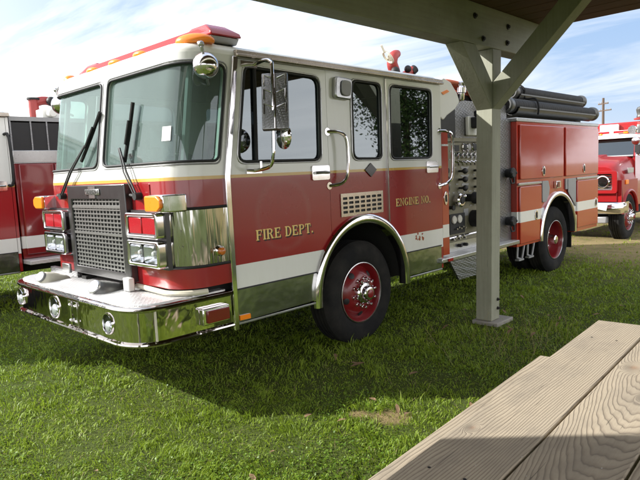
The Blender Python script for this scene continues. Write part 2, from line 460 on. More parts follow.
# windshield
def gasket(loop, f, m, parent, r=.013, name='window_seal', d=-.004):
    mb = MB(); mb.tube([f(u, v, d) for u, v in dense(loop)], r, 8, True); return mb.build(name, m, parent, 60)
for p in (paneA, paneB):
    g = MB().sheet(p, [], fm, .02, None, CU, CV).build('windshield', 'windshield_glass', E_, 60)
    gasket(p, fm, 'seal_rubber', g, .011)
    pl = [(u + (.022 if u < sum(q[0] for q in p) / len(p) else -.022) * -1, v + (.022 if v > 2.2 else -.022)) for u, v in p]
    gasket(pl, fm, 'marker_grey', g, .007, 'seal_trim', 0.)
for s_ in (SS[0] + .17, SS[3] - .17):
    MB().tube([fm(s_, 1.86, .07), fm(s_, 2.64, .07)], .028, 8).build('corner_post', 'marker_grey', E_)
# papers on the inside of the glass
mb = MB(); mb.sheet([(.50, 2.04), (.60, 2.04), (.60, 2.15), (.50, 2.15)], [], fm, .014); mb.build('window_sticker', 'paper', E_)
# doors --------------------------------------------------------------------
fd = [(.035, .838), (archx(.838, -1), .838)]
b0 = math.atan2(.838 - AZ, archx(.838, -1) - AX); b1 = math.atan2(archz(1.19) - AZ, 1.19 - AX)
fd = [(.035, .838)] + arc(AX, AZ, AR, b0 if b0 > 0 else b0 + 2 * PI, b1, 8) + [(1.19, 2.677), (.035 + rk(2.677), 2.677), (.035, 1.75)]
rd = [(2.087, 2.677)] + arc(AX, AZ, AR, math.atan2(archz(2.087) - AZ, 2.087 - AX), math.atan2(.838 - AZ, archx(.838, 1) - AX), 8) + [(3.075, .838), (3.075, 2.677)]
fl = [(.035, .56)] + arc(AX, AZ, AR, PI, PI - math.asin((.826 - AZ) / AR), 6) + [(.035, .826)]
rl = [(archx(.826, 1), .826)] + arc(AX, AZ, AR, math.asin((.826 - AZ) / AR), 0, 6)[1:] + [(3.075, .56), (3.075, .826)]
sd = 0
for f in (near, far):
    o = -1 if f is near else 1
    d1 = MB().sheet(fd, [win1], f, -.006, .035).build('front_door', 'cab_paint', E_, 30)
    d2 = MB().sheet(rd, [win3], f, -.006, .035).build('rear_door', 'cab_paint', E_, 30)
    for d, lo, x0, x1 in ((d1, fl, .035, archx(.832, -1)), (d2, rl, archx(.832, 1), 3.075)):
        MB().sheet(lo, [], f, -.004, .03).build('lower_panel', 'lower_steel', d)
        mb = MB(); mb.box(x0, x1, *sorted((f(0, 0, -.012).y, f(0, 0, .01).y)), .8262, .8378); mb.build('seal_strip', 'seal_rubber', d)
        xa = x0 - (.045 if lo is fl else -.05); 
        mb = MB(); mb.box(.03 if lo is fl else archx(.56, 1), archx(.56, -1) if lo is fl else 3.08, *sorted((f(0, 0, -.014).y, f(0, 0, .03).y)), .538, .5585); mb.build('rub_rail', 'aluminium', d, bev=.004)
    for loop, par in ((win1, d1), (win2, cabin), (win3, d2)):
        g = MB().sheet(loop, [], f, .012, None).build('window', 'side_glass', par, flat=True)
        gasket(loop, f, 'seal_rubber', g, .0115, d=-.006)
        cx = sum(p[0] for p in loop) / len(loop); cz = sum(p[1] for p in loop) / len(loop)
        ins = [(p[0] + .018 * (1 if p[0] > cx else -1), p[1] + .018 * (1 if p[1] > cz else -1)) for p in loop]
        gasket(ins, f, 'aluminium', g, .0075, 'seal_trim', -.006)
    mb = MB(); q = [f(.32, 1.86, -.004), f(.35, 2.62, -.004)]
    for a, b in ((0., 1.),): mb.tube(q, .016, 8)
    mb.build('divider_bar', 'black_plastic', d1)
    # plate handles
    for d, x, z in ((d1, 1.07, 1.745), (d2, 2.905, 1.755)):
        mb = MB(); mb.sheet(rnd([(x - .115, z - .065), (x + .115, z - .065), (x + .115, z + .065), (x - .115, z + .065)], .02), [], f, -.02, -.004)
        h = mb.build('door_handle', 'chrome', d)
        mb = MB(); mb.tube([f(x - .085, z, -.03), f(x + .03, z + .004, -.05), f(x + .095, z, -.03)], .013, 8); mb.tube([f(x + .09, z, -.03), f(x + .09, z, -.0)], .012, 8); mb.build('lever', 'aluminium', h)
    # piano hinge down the rear edge of the middle panel
    MB().box(2.074, 2.090, *sorted((f(0, 0, -.016).y, f(0, 0, .01).y)), 1.2, 2.67).build('door_hinge', 'chrome', d2)
    # bright strip at the front edge of the door
    st = [(-.012, .50), (.03, .50), (.03, 1.75), (.03 + rk(2.69), 2.69), (-.022 + rk(2.69), 2.69), (-.022, 1.75)]
    MB().prism(st, f, -.026, .004).build('edge_strip', 'chrome', E_, bev=.006)
    # grab rails
    for x, z0, z1, r in ((1.20, 1.62, 2.12, .10), (3.16, 1.55, 2.16, .08)):
        pts = [f(x - .015, z1, 0), f(x + .10, z1 - .01, -.06), f(x + .165, z1 - .09, -.085), f(x + .165, z0 + .12, -.085), f(x + .10, z0 + .02, -.06), f(x - .015, z0, 0)]
        if x > 3: pts = [f(x - .09, z1, 0), f(x - .03, z1 - .01, -.08), f(x + .04, z1 - .08, -.10), f(x + .04, z0 + .13, -.10), f(x - .03, z0 + .02, -.08), f(x - .10, z0 - .02, 0)]
        mb = MB().tube(pts, .017, 10, smooth=5); mb.cyl(pts[0] , pts[0] + Vector((0, o * .012, 0)), .035); mb.cyl(pts[-1], pts[-1] + Vector((0, o * .012, 0)), .035)
        mb.build('grab_rail', 'chrome', E_)
# louvred vent, placard, scene light on the near side
vent = MB()
vo = [(1.335, 1.312), (1.55, 1.312)] + [(1.56, 1.318), (1.80, 1.318), (1.81, 1.312), (1.985, 1.312), (1.985, 1.535), (1.335, 1.535)]
holes = []
for r in range(4):
    for c in range(7):
        x = 1.362 + c * .088; z = 1.50 - r * .044
        holes.append(rnd([(x, z - .026), (x + .066, z - .026), (x + .066, z), (x, z)], .008, 2))
vent.sheet(vo, holes, near, -.011, -.003)
v = vent.build('air_vent', 'drip_alu', E_)
MB().sheet([(1.345, 1.33), (1.975, 1.33), (1.975, 1.525), (1.345, 1.525)], [], near, -.002).build('vent_screen', 'black_plastic', v)
MB().prism([(1.71, 1.752), (1.805, 1.68), (1.90, 1.752), (1.805, 1.822)], near, -.012, -.002).build('placard', 'grille_frame', E_, bev=.003)
lt = MB().prism(rnd([(1.275, 2.43), (1.50, 2.42), (1.53, 2.62), (1.29, 2.63)], .04), near, -.05, .0).build('scene_light', 'aluminium', E_, bev=.012)
MB().prism(rnd([(1.345, 2.455), (1.475, 2.45), (1.50, 2.595), (1.355, 2.60)], .05), near, -.066, -.052).build('light_lens', 'marker_grey', lt, bev=.006)
MB().sheet([(.045, .575), (.155, .572), (.155, .612), (.045, .615)], [], near, -.016, -.003).build('side_reflector', 'orange_lens', E_)
# lettering ------------------------------------------------------------------
def glyph(ch):
    T, t, S = .20, .09, .22
    R = lambda a, b, c, d: [(a, c), (b, c), (b, d), (a, d)]
    def ringp(cx, cz, rx, rz, wx, wz, a0, a1, n=12):
        q = []
        for i in range(n):
            A = a0 + (a1 - a0) * i / n; B = a0 + (a1 - a0) * (i + 1) / n
            q.append([(cx + rx * math.cos(A), cz + rz * math.sin(A)), (cx + rx * math.cos(B), cz + rz * math.sin(B)), (cx + (rx - wx) * math.cos(B), cz + (rz - wz) * math.sin(B)), (cx + (rx - wx) * math.cos(A), cz + (rz - wz) * math.sin(A))])
        return q
    stem = lambda x: [R(x, x + T, 0, 1), R(x - .07, x, 0, t), R(x + T, x + T + .07, 0, t), R(x - .07, x, 1 - t, 1), R(x + T, x + T + .07, 1 - t, 1)]
    if ch == 'I': return stem(.08), .36
    if ch == 'F': return stem(.08) + [R(.35, .70, 1 - t, 1), R(.60, .70, .72, 1 - t), R(.28, .5, .46, .55), R(.5, .56, .38, .63)], .74
    if ch == 'E': return stem(.08) + [R(.35, .70, 1 - t, 1), R(.61, .70, .74, 1 - t), R(.28, .48, .46, .55), R(.48, .55, .38, .63), R(.35, .74, 0, t), R(.64, .74, t, .28)], .78
    if ch in 'PR':
        g = stem(.08) + ringp(.42, .745, .30, .255, .17, .085, -PI / 2, PI / 2) + [R(.35, .42, 1 - .085, 1), R(.28, .42, .49, .575)]
        if ch == 'R': g += [[(.40, .49), (.58, .0), (.80, .0), (.56, .49)], R(.80, .86, 0, t)]
        return g, .78 if ch == 'P' else .88
    if ch == 'D': return stem(.08) + ringp(.36, .5, .44, .5, .19, .09, -PI / 2, PI / 2, 16) + [], .84
    if ch == 'T': return [R(.27, .47, 0, 1 - t), R(.20, .27, 0, t), R(.47, .54, 0, t), R(.02, .72, 1 - t, 1), R(.02, .10, .70, 1 - t), R(.64, .72, .70, 1 - t)], .74
    if ch == 'N': return [R(.10, .18, 0, 1), R(.62, .70, 0, 1), [(.18, 1), (.18, .86), (.62, 0), (.62, .18)], [(.02, 1), (.02, 1 - t), (.10, 1 - t), (.10, 1)], R(.02, .10, 0, t), R(.18, .26, 0, t), R(.54, .62, 1 - t, 1), R(.70, .78, 1 - t, 1)], .82
    if ch in 'OG':
        g = ringp(.40, .5, .38, .5, .18, .085, 0 if ch == 'O' else .75, 2 * PI if ch == 'O' else 1.78 * PI, 22)
        if ch == 'G': g += [R(.56, .74, .12, .46), R(.46, .56, .40, .46)]
        return g, .84
    if ch == '.': return [R(.04, .22, 0, .18)], .30
    return [], .38
def lettering(txt, x0, x1, z0, h, name, parent, drop=.010):
    w = 0; items = []
    for ch in txt:
        g, a = glyph(ch); items.append((w, g)); w += a + .06
    sx = (x1 - x0) / (w - .06)
    for nm, m, ox, oz, d in (('letter_shadow', 'letter_black', drop, -drop, -.0075), (name, 'gold', 0, 0, -.009)):
        mb = MB(); k = 0
        for w0, g in items:
            for poly in g:
                k += 1; e = -.00003 * (k % 7)
                mb.face([near(x0 + ox + (w0 + u) * sx, z0 + oz + v * h, d + e) for u, v in poly])
        mb.build(nm, m, parent, flat=True)
def scuff(x, z, w, h, n, m, parent, seed):
    rr = random.Random(seed); mb = MB()
    for i in range(n):
        cx, cz, a, l = x + rr.uniform(-w, w), z + rr.uniform(-h, h), rr.uniform(0, 6.28), rr.uniform(.008, .026)
        mb.face([near(cx + math.cos(a + q) * l * rr.uniform(.4, 1.2), cz + math.sin(a + q) * l * rr.uniform(.4, 1.2), -.0072 - .00004 * i) for q in (0, .9, 2.0, 3.1, 4.2, 5.3)])
    mb.build('paint_chips', m, parent, flat=True)
dn = [o for o in E_.children if o.name.startswith('front_door')][0]; drn = [o for o in E_.children if o.name.startswith('rear_door')][0]
lettering('FIRE DEPT.', .265, .945, 1.207, .088, 'door_lettering', dn, .013)
lettering('ENGINE NO.', 2.205, 2.86, 1.352, .082, 'door_lettering', drn, .008)
scuff(2.63, .985, .07, .035, 15, 'plain_red', drn, 4)
# stainless corner wrap, lower red base is the shell itself ------------------
for s0, s1, mir in ((.02, SS[1] - .10, False), (SS[4] - SS[1] + .10, SS[4] - .02, True)):
    w = MB().sheet([(s0, 1.075), (s1, 1.075), (s1, 1.512), (s0, 1.512)], [], fm, -.007, -.001, CU).build('corner_panel', 'stainless', E_, 40)
    for z in (1.518, 1.068):
        MB().tube([fm(s0 + (s1 - s0) * i / 16, z, -.006) for i in range(17)], .012, 8).build('seal_strip', 'seal_rubber', w)
    sx = .11 if not mir else SS[4] - .11
    p = fm(sx, 1.17, 0); n = (fm(sx, 1.17, -.1) - p).normalized()
    mb = MB().lathe([(.042, 0), (.042, .012), (.034, .02)], p + n * .006, n, 20); q = mb.build('marker_bezel', 'chrome', w)
    MB().lathe([(.030, .0), (.030, .03), (.02, .04), (.004, .044)], p + n * .018, n, 20).build('marker_lens', 'amber_lens', q)
# access panels beside the grille on the front face
for y0, y1 in ((.37, .635), (1.80, 2.06)):
    MB().prism(rnd([(y0, 1.515), (y1, 1.515), (y1, 1.72), (y0, 1.72)], .012, 2), frontal(XF), -.007, .002).build('access_panel', 'plain_red', E_)
# grille -----------------------------------------------------------------------
gx = frontal(-.525)
fr = MB().sheet([(.66, .915), (1.77, .915), (1.77, 1.728), (.66, 1.728)], [[(.765, .985), (1.69, .985), (1.69, 1.60), (.765, 1.60)]], gx, 0, .066).build('grille', 'grille_frame', E_, bev=.008)
mb = MB(); n = 17
for i in range(n): 
    z = .985 + (1.60 - .985) * (i + .5) / n; mb.box(-.512, -.492, .765, 1.69, z - .0065, z + .0065)
for i in range(15):
    y = .765 + (1.69 - .765) * (i + .5) / 15; mb.box(-.507, -.494, y - .008, y + .008, .985, 1.60)
for z in (1.535, 1.30): mb.box(-.519, -.50, .765, 1.69, z - .011, z + .011)
mb.build('grille_bars', 'grille_bar', fr, flat=True)
MB().box(-.476, -.468, .76, 1.695, .98, 1.605).build('grille_backing', 'black_plastic', fr)
mb = MB()
mb.box(-.537, -.526, 1.165, 1.295, 1.692, 1.715); mb.box(-.537, -.526, 1.175, 1.285, 1.612, 1.640); mb.box(-.536, -.5262, 1.095, 1.365, 1.6405, 1.6915, bev=.003)
bd = mb.build('badge', 'aluminium', fr)
cu = bpy.data.curves.new('badge_lettering', 'FONT'); cu.body = 'SPARTAN'; cu.size = .056; cu.extrude = .0015; cu.align_x = 'CENTER'; cu.align_y = 'CENTER'
tmp = bpy.data.objects.new('tmp', cu); COL.objects.link(tmp); bpy.context.view_layer.update()
me = bpy.data.meshes.new_from_object(tmp.evaluated_get(bpy.context.evaluated_depsgraph_get())); bpy.data.objects.remove(tmp)
me.transform(Matrix.Translation((-.5385, 1.23, 1.666)) @ Matrix.Rotation(-PI / 2, 4, 'Z') @ Matrix.Rotation(PI / 2, 4, 'X')); me.materials.clear(); me.materials.append(M['grille_bar'])
bo = obname('badge_lettering', me); attach(bo, bd)
# lamps ------------------------------------------------------------------------
def lampset(ya, yb, z0, z1, lens, name, lensname):
    mb = MB(); f = frontal(-.57)
    o = rnd([(ya, z0), (yb, z0), (yb, z1), (ya, z1)], .03); i = rnd([(ya + .035, z0 + .03), (yb - .035, z0 + .03), (yb - .035, z1 - .03), (ya + .035, z1 - .03)], .015)
    mb.sheet(o, [i], f, 0, .13); a = mb.build(name, 'chrome', E_, bev=.010)
    mb = MB(); mb.box(-.48 if lens == 'lens_glass' else -.535, -.46, ya + .03, yb - .03, z0 + .025, z1 - .025); mb.build('lamp_backing', 'chrome' if lens == 'lens_glass' else 'aluminium', a)
    n = 2; w = (yb - ya - .07) / n
    if lens == 'lens_glass':
        for k in range(2):
            yc_ = ya + .035 + (k + .5) * w; hw = w / 2 - .006; zc_ = (z0 + z1) / 2; hh = (z1 - z0) / 2 - .034
            mb = MB(); rows = []
            for sc, dx in ((1., 0.), (.97, .004), (.9, .022), (.7, .05), (.42, .066), (.12, .07)):
                lp = rnd([(-hw * sc, -hh * sc), (hw * sc, -hh * sc), (hw * sc, hh * sc), (-hw * sc, hh * sc)], .03 * sc, 3)
                rows.append([mb.bm.verts.new((-.557 + dx, yc_ + u, zc_ + v)) for u, v in lp])
            for p, q in zip(rows, rows[1:]):
                for i in range(len(p)): mb.bm.faces.new((p[i], p[(i + 1) % len(p)], q[(i + 1) % len(q)], q[i]))
            mb.bm.faces.new(rows[-1]); h = mb.build('headlight_reflector', 'chrome', a, 60)
            MB().lathe([(.022, 0), (.026, .02), (.018, .04), (.004, .046)], (-.50, yc_, zc_), (-1, 0, 0), 14).build('headlight_bulb', 'gauge_white', h)
            MB().sheet(rnd([(yc_ - hw, zc_ - hh), (yc_ + hw, zc_ - hh), (yc_ + hw, zc_ + hh), (yc_ - hw, zc_ + hh)], .03, 3), [], frontal(-.562), 0).build(lensname, 'lamp_glass', a)
        return
    for k in range(n):
        y0 = ya + .035 + k * w + .006; y1 = y0 + w - .012
        MB().box(-.556, -.538, y0, y1, z0 + .036, z1 - .036).build(lensname, lens, a, bev=.006)
for ya, yb in ((.13, .615), (W - .615, W - .13)):
    lampset(ya, yb, 1.298, 1.50, 'red_lens', 'warning_light', 'red_lens')
    lampset(ya, yb, 1.075, 1.285, 'lens_glass', 'headlight', 'headlight_lens')
    # dark plate behind both
    MB().box(-.50, -.46, ya - .012, yb + .012, 1.06, 1.515).build('lamp_plate', 'grille_frame', E_)
for o, y in ((-1, .0), (1, W)):
    q = (lambda a: y - o * a)    # inward
    mb = MB(); pts = [(-.575, q(.22)), (-.575, q(.02)), (-.50, q(-.03)), (-.40, q(-.04)), (-.375, q(.03)), (-.44, q(.20))]
    mb.prism(pts, lambda u, v, d: Vector((u, v, d)), 1.505, 1.638); tb = mb.build('turn_signal', 'chrome', E_, bev=.012)
    mb = MB(); ln = rnd([(q(.232), 1.512), (q(.06), 1.512), (q(.01), 1.545), (q(.01), 1.60), (q(.06), 1.632), (q(.232), 1.632)], .015, 2)
    mb.prism(ln, frontal(-.60), 0, .03); mb.build('signal_lens', 'orange_lens', tb, bev=.01)
# wipers -------------------------------------------------------------------------
for (yb, zb), (ym, zm), (y0, z0), (y1, z1) in (((.49, 1.625), (.80, 2.02), (.98, 1.99), (.66, 2.38)), ((1.93, 1.63), (1.46, 2.08), (1.56, 2.0), (1.24, 2.36))):
    P = lambda y, z, d: Vector((XF + rk(z) - d, y, z))
    mb = MB(); mb.tube([P(yb, zb, .05), P((yb + ym) / 2, (zb + zm) / 2, .055), P(ym, zm, .045)], .009, 8); mb.tube([P(yb + .04, zb, .05), P((yb + ym) / 2 + .045, (zb + zm) / 2, .055), P(ym + .02, zm, .045)], .006, 8)
    mb.cyl(P(yb + .02, zb, -.01), P(yb + .02, zb, .065), .03); mb.tube([P(yb + .02, zb, .05), P(yb + .14, zb + .01, .03)], .014, 8)
    a = mb.build('wiper', 'black_plastic', E_)
    d = Vector((ym, zm)); a1 = P(ym + (y1 - yb) * .30, zm + (z1 - zm) * 1.0, .03) if False else None
    t0 = Vector((ym + (ym - yb) * -.20, zm - (zm - zb) * .30)); t1 = Vector((y1, z1))
    mb = MB(); mb.tube([P(t0.x, t0.y, .025), P((t0.x + t1.x) / 2, (t0.y + t1.y) / 2, .02), P(t1.x, t1.y, .025)], .016, 6)
    mb.tube([P(t0.x * .7 + t1.x * .3, t0.y * .7 + t1.y * .3, .04), P(t0.x * .3 + t1.x * .7, t0.y * .3 + t1.y * .7, .04)], .013, 6); mb.build('wiper_blade', 'black_rubber', a)
# bumper ----------------------------------------------------------------------------
def qb(a, b, c, n=9): return [tuple((Vector(a) * (1 - t) ** 2 + Vector(b) * 2 * t * (1 - t) + Vector(c) * t * t)) for t in [i / n for i in range(n + 1)]]
bc = qb((-.63, .0), (-.845, .015), (-.873, .27))
bp = [(-.02, 0.), (-.32, 0.)] + bc + [(-.876, W / 2)] + [(x, W - y) for x, y in reversed(bc)] + [(-.32, W), (-.02, W)]
def bprof(off): # offset plan outline outward by off
    c = Vector((-.3, W / 2)); out = []
    for i, p in enumerate(bp):
        a = Vector(bp[max(i - 1, 0)]); b = Vector(bp[min(i + 1, len(bp) - 1)]); t = (b - a).normalized(); n = Vector((t.y, -t.x))
        if n.dot(Vector(p) - c) < 0: n = -n
        out.append(Vector(p) + n * off)
    return out
prof = [(.538, -.03), (.536, .010), (.542, .022), (.553, .028), (.564, .024), (.5715, .006), (.575, 0.), (.577, 0.), (.580, 0.), (.788, 0.), (.791, 0.), (.793, 0.), (.7945, .006), (.802, .024), (.815, .029), (.829, .022), (.838, .008), (.840, -.03)]
mb = MB(); rows = [[mb.bm.verts.new((p.x, p.y, z)) for p in bprof(o)] for z, o in prof]
for a, b in zip(rows, rows[1:]):
    for i in range(len(a) - 1): mb.bm.faces.new((a[i], a[i + 1], b[i + 1], b[i]))
bump = mb.build('front_bumper', 'bumper_chrome', E_, 42)
mb = MB(); di = [(x + .022, y + .02) for x, y in bc]
dk = di + [(x, W - y) for x, y in reversed(di)] + [(-.06, W - .02), (-.06, .02)]
mb.prism(dk, lambda u, v, d: Vector((u, v, d)), .832, .852); mb.build('bumper_deck', 'treadplate', bump, bev=.005)
mb = MB(); mb.tube([(XF - .02, .66, .885), (XF - .022, .30, .875)] + [fm(SS[1] - .03 - i * .04, .873, -.025) for i in range(9)], .022, 8); mb.build('deck_trim', 'off_white', bump)
mb = MB(); mb.box(-.50, -.455, 1.76, 2.40, .853, .91); mb.build('deck_plate', 'mid_tread', bump)
# bumper seam strips and bracket plate with bolts
MB().box(-.712, -.70, -.003, .014, .575, .80).build('bumper_seam', 'off_white', bump); MB().box(-.712, -.70, W - .014, W + .003, .575, .80).build('bumper_seam', 'off_white', bump)
br = MB().box(-.884, -.8735, .93, 1.10, .582, .79).build('bracket_plate', 'stainless', bump, bev=.003)
for y in (.96, 1.06):
    for z in (.62, .75): MB().lathe([(.014, 0), (.014, .008), (.008, .014)], (-.884, y, z), (-1, 0, 0), 10).build('bolt', 'chrome', br)
for y, r in ((1.40, .102), (.40, .084), (2.20, .082)):
    mb = MB().lathe([(r, -.004), (r, .008), (r * .95, .018), (r * .88, .016), (r * .86, .002)], (-.873, y, .688), (-1, 0, 0), 36, False, False)
    a = mb.build('bumper_lamp', 'chrome', bump, 60)
    MB().lathe([(r * .87, .003), (r * .5, .0045), (.004, .005)], (-.873, y, .688), (-1, 0, 0), 32, False, True).build('lamp_bowl', 'lamp_dark', a, 60)
    mb = MB().lathe([(r * .52, .004), (r * .50, .014), (r * .36, .024), (.004, .028)], (-.873, y - r * .16, .688 - r * .24), (-1, 0, 0), 24, False, True); mb.build('lamp_lens', 'lens_glass', a, 60)
# red side lamp and gravel guard rail on the bumper's side
a = MB().box(-.335, -.085, -.055, .0, .615, .745).build('bumper_side_light', 'chrome', bump, bev=.008)
MB().box(-.305, -.095, -.072, -.052, .63, .728).build('side_lens', 'dark_red_lens', a, bev=.006)
# air horns on the deck
for y, x, s in ((1.84, -.76, .92), (.84, -.71, 1.02)):
    mb = MB().sphere((0, 0, 0), 1., (1, 1, 1), 28, 20)
    for v in mb.bm.verts:
        q = v.co.copy(); w_ = 1. if q.x < 0 else (1 - .45 * q.x)
        v.co = Vector((x + (.085 * q.x if q.x < 0 else .24 * q.x) * s, y + .098 * s * q.y * w_, .851 + max(.098 * s * q.z * w_, 0)))
    h = mb.build('siren_horn', 'off_white' if y > 1 else 'trough_grey', bump, 60)
    ax_ = Vector((-.80, -.28, .52)).normalized(); c_ = Vector((x - .052 * s, y - .02 * s, .851 + .052 * s))
    MB().lathe([(.055 * s, 0), (.055 * s, .020), (.047 * s, .026), (.004, .022)], c_, ax_, 26).build('horn_grille', 'marker_grey' if y > 1 else 'aluminium', h)
MB().box(-.585, -.53, .60, .70, .855, .965).build('deck_light', 'white_paint', bump, bev=.01)
MB().box(-.56, -.53, 1.80, 1.96, .90, .99).build('deck_box', 'aluminium', bump, bev=.008)
# mirrors ---------------------------------------------------------------------------
for o, y in ((-1, 0.), (1, W)):
    Y = lambda d: y + o * d
    tb = MB().tube([(.34, Y(0), 2.64), (.335, Y(.15), 2.655), (.325, Y(.235), 2.63), (.315, Y(.26), 2.55), (.29, Y(.26), 2.0), (.285, Y(.255), 1.90), (.285, Y(.22), 1.82), (.285, Y(.12), 1.795), (.28, Y(0), 1.785)], .0145, 10, smooth=4)
    tb.box(.20, .37, *sorted((Y(0.006), Y(.02))), 2.615, 2.665); tb.box(.20, .36, *sorted((Y(.006), Y(.02))), 1.765, 1.80); tb.cyl((.285, Y(.10), 1.79), (.285, Y(.10), 1.86), .012)
    A = tb.build('mirror_bracket', 'chrome', E_)
    mb = MB(); c = Vector((.325, Y(.265), 2.325)); R = Matrix.Translation(c) @ Matrix.Rotation(-o * math.radians(42), 4, 'Z') @ Matrix.Rotation(math.radians(16), 4, 'Y')
    mb.box(-.008, .045, -.105, .105, -.235, .235, R, .012); H = mb.build('mirror_head', 'mid_tread', A)
    mb = MB()
    for k in range(3):
        for s in (-1, 1):
            z = .05 + .12 * (1 - k) + .03
            mb.tube([R @ Vector((-.012, s * .015, z - .015)), R @ Vector((-.012, s * .085, z + .015)), R @ Vector((-.012, s * .085, z - .07))], .006, 6)
    mb.tube([R @ Vector((-.011, 0, -.23)), R @ Vector((-.011, 0, .23))], .007, 6); mb.build('mirror_pattern', 'chrome', H)
    mb = MB().lathe([(.004, -.05), (.06, -.045), (.098, -.02), (.105, .0), (.100, .012), (.004, .016)], (.40, Y(.27), 2.05), (1, o * .25, 0), 28); mb.build('round_mirror', 'chrome', A)
    # ball mirror at the front corner of the roof
    cb = Vector((-.185, Y(.085), 2.575))
    mb = MB().sphere(cb, .098, u=28, v=18); mb.build('ball_mirror', 'chrome', E_)
    mb = MB().tube([cb + Vector((-.02, 0, .09)), cb + Vector((-.035, o * .01, .145)), cb + Vector((-.02, -o * .04, .17))], .014, 8); mb.sphere(cb + Vector((-.036, o * .01, .15)), .024, u=12, v=8)
    mb.tube([cb + Vector((.02, 0, -.05)), cb + Vector((.05, -o * .06, -.10)), cb + Vector((.08, -o * .09, -.12))], .011, 8); mb.build('mirror_stem', 'aluminium', E_)
# roof lights ---------------------------------------------------------------------------
for y, x in ((.11, -.13), (.78, -.222), (1.22, -.222), (1.66, -.222), (2.33, -.13)):
    mb = MB(); big = y in (.11, 2.33)
    mb.sphere((0, 0, 0), 1, (.07, .155, .062) if big else (.05, .09, .034), 20, 10)
    R = Matrix.Translation((x, y, 2.79)) @ Matrix.Rotation((.72 if y < 1 else -.72) if big else 0, 4, 'Z')
    for v in mb.bm.verts: v.co = R @ Vector((v.co.x, v.co.y, max(v.co.z, -.02)))
    mb.build('marker_light', 'orange_lens', E_)
mb = MB(); lb = [(.05, 2.85), (.11, 2.93), (.22, 3.015), (2.22, 3.015), (2.33, 2.93), (2.39, 2.85)]
def lbm(u, v, d): return Vector((.16 + d * (1 if v < 2.9 else .82 if v < 2.96 else .55) + (0 if v < 2.9 else .02 if v < 2.96 else .06), u, v))
bar = mb.prism([(.06, 2.847), (.06, 2.876), (.22, 2.924), (2.22, 2.924), (2.38, 2.876), (2.38, 2.847)], lambda u, v, d: Vector((-.02 + d * .28, u, v)), 0, 1).build('light_bar', 'red_lens', E_, bev=.006)
for o, y in ((1, 0.), (-1, W)):
    MB().prism([(y + o * .03, 2.848), (y + o * .05, 2.885), (y + o * .17, 2.955), (y + o * .36, 2.955), (y + o * .46, 2.886), (y + o * .46, 2.848)], lambda u, v, d: Vector((-.03 + (.05 if v > 2.92 else 0) + d * (.20 if v > 2.92 else .30), u, v)), 0, 1).build('end_lens', 'red_lens', bar, bev=.010)
MB().prism([(.09, 2.80), (.05, 2.846), (2.39, 2.846), (2.35, 2.80)], lambda u, v, d: Vector((-.02 + d * .28, u, v)), 0, 1).build('bar_base', 'aluminium', bar, bev=.008)
mb = MB()
for y in (.5, 1.94): mb.box(.0, .2, y - .05, y + .05, 2.79, 2.832)
mb.build('bar_foot', 'aluminium', bar)
# interior ---------------------------------------------------------------------------------
mb = MB(); mb.box(-.35, .92, .06, W - .06, .92, .96); mb.box(.92, 2.40, .06, W - .06, 1.325, 1.36); mb.box(2.40, 3.06, .06, W - .06, .92, .96); mb.box(.10, 2.2, .80, 1.64, .961, 1.55, bev=.08); mb.box(-.2, 3.05, .10, W - .10, 2.66, 2.675); mb.box(3.06, 3.075, .05, W - .05, .97, 2.65)
ci = mb.build('cab_interior', 'dark_interior', E_)
mb = MB(); mb.box(-.40, .0, .06, W - .06, 1.45, 1.80, bev=.06); mb.box(-.12, .12, .15, .95, 1.5, 1.86, bev=.05); mb.build('dashboard', 'dash', ci)
for x, y in ((.62, .46), (.62, 1.98), (1.75, .46), (1.75, 1.98), (2.75, .7), (2.75, 1.7)):
    mb = MB(); mb.box(x - .25, x + .25, y - .24, y + .24, 1.25, 1.40, bev=.04); mb.box(x + .17, x + .30, y - .23, y + .23, 1.38, 2.02, bev=.05); mb.box(x + .18, x + .28, y - .14, y + .14, 2.04, 2.24, bev=.04); mb.build('seat', 'seat_cloth', ci)
mb = MB(); c = Vector((.12, .50, 1.80)); ax = Vector((-.5, 0, .86)).normalized(); u = Vector((0, 1, 0)); w = ax.cross(u)
mb.tube([c + (u * math.cos(i * PI / 14) + w * math.sin(i * PI / 14)) * .23 for i in range(28)], .014, 8, True)
for i in range(3): mb.tube([c, c + (u * math.cos(i * 2.094 + .5) + w * math.sin(i * 2.094 + .5)) * .23], .012, 6)
mb.tube([c, c - ax * .35], .03, 8); mb.build('steering_wheel', 'black_plastic', ci)
# ---- wheels -----------------------------------------------------------------------------------
def tyre(mb, x, yo, z, o, wd=.29, R=.53):
    """yo: outer sidewall, o = +1 when the width runs towards +Y"""
    pr = [(.300, .030), (.318, .012), (.36, .002), (.42, -.004), (.47, .004), (.503, .022), (.519, .042), (R, .052)]
    g = [(R, .052), (R, .095), (R - .016, .098), (R - .016, .108), (R, .111), (R, .140), (R - .016, .143), (R - .016, .152), (R, .155), (R, .188), (R - .016, .191), (R - .016, .200), (R, .203), (R, wd - .052)]
    pr = pr + g[1:] + [(r, wd - h) for r, h in reversed(pr[:-1])]
    mb.lathe(pr, (x, yo, z), (0, o, 0), 56, False, False)
def rim(x, yo, z, o, front):
    if front:
        pr = [(.300, .03), (.306, .018), (.300, .012), (.292, .02), (.285, .06), (.268, .085), (.245, .075), (.215, .03), (.175, .004), (.115, -.004)]
    else:
        pr = [(.300, .03), (.306, .018), (.300, .012), (.290, .02), (.282, .08), (.272, .17), (.255, .20), (.20, .205), (.11, .21)]
    return MB().lathe([(r, h) for r, h in pr] + [(.004, pr[-1][1])], (x, yo, z), (0, o, 0), 48, False, True)
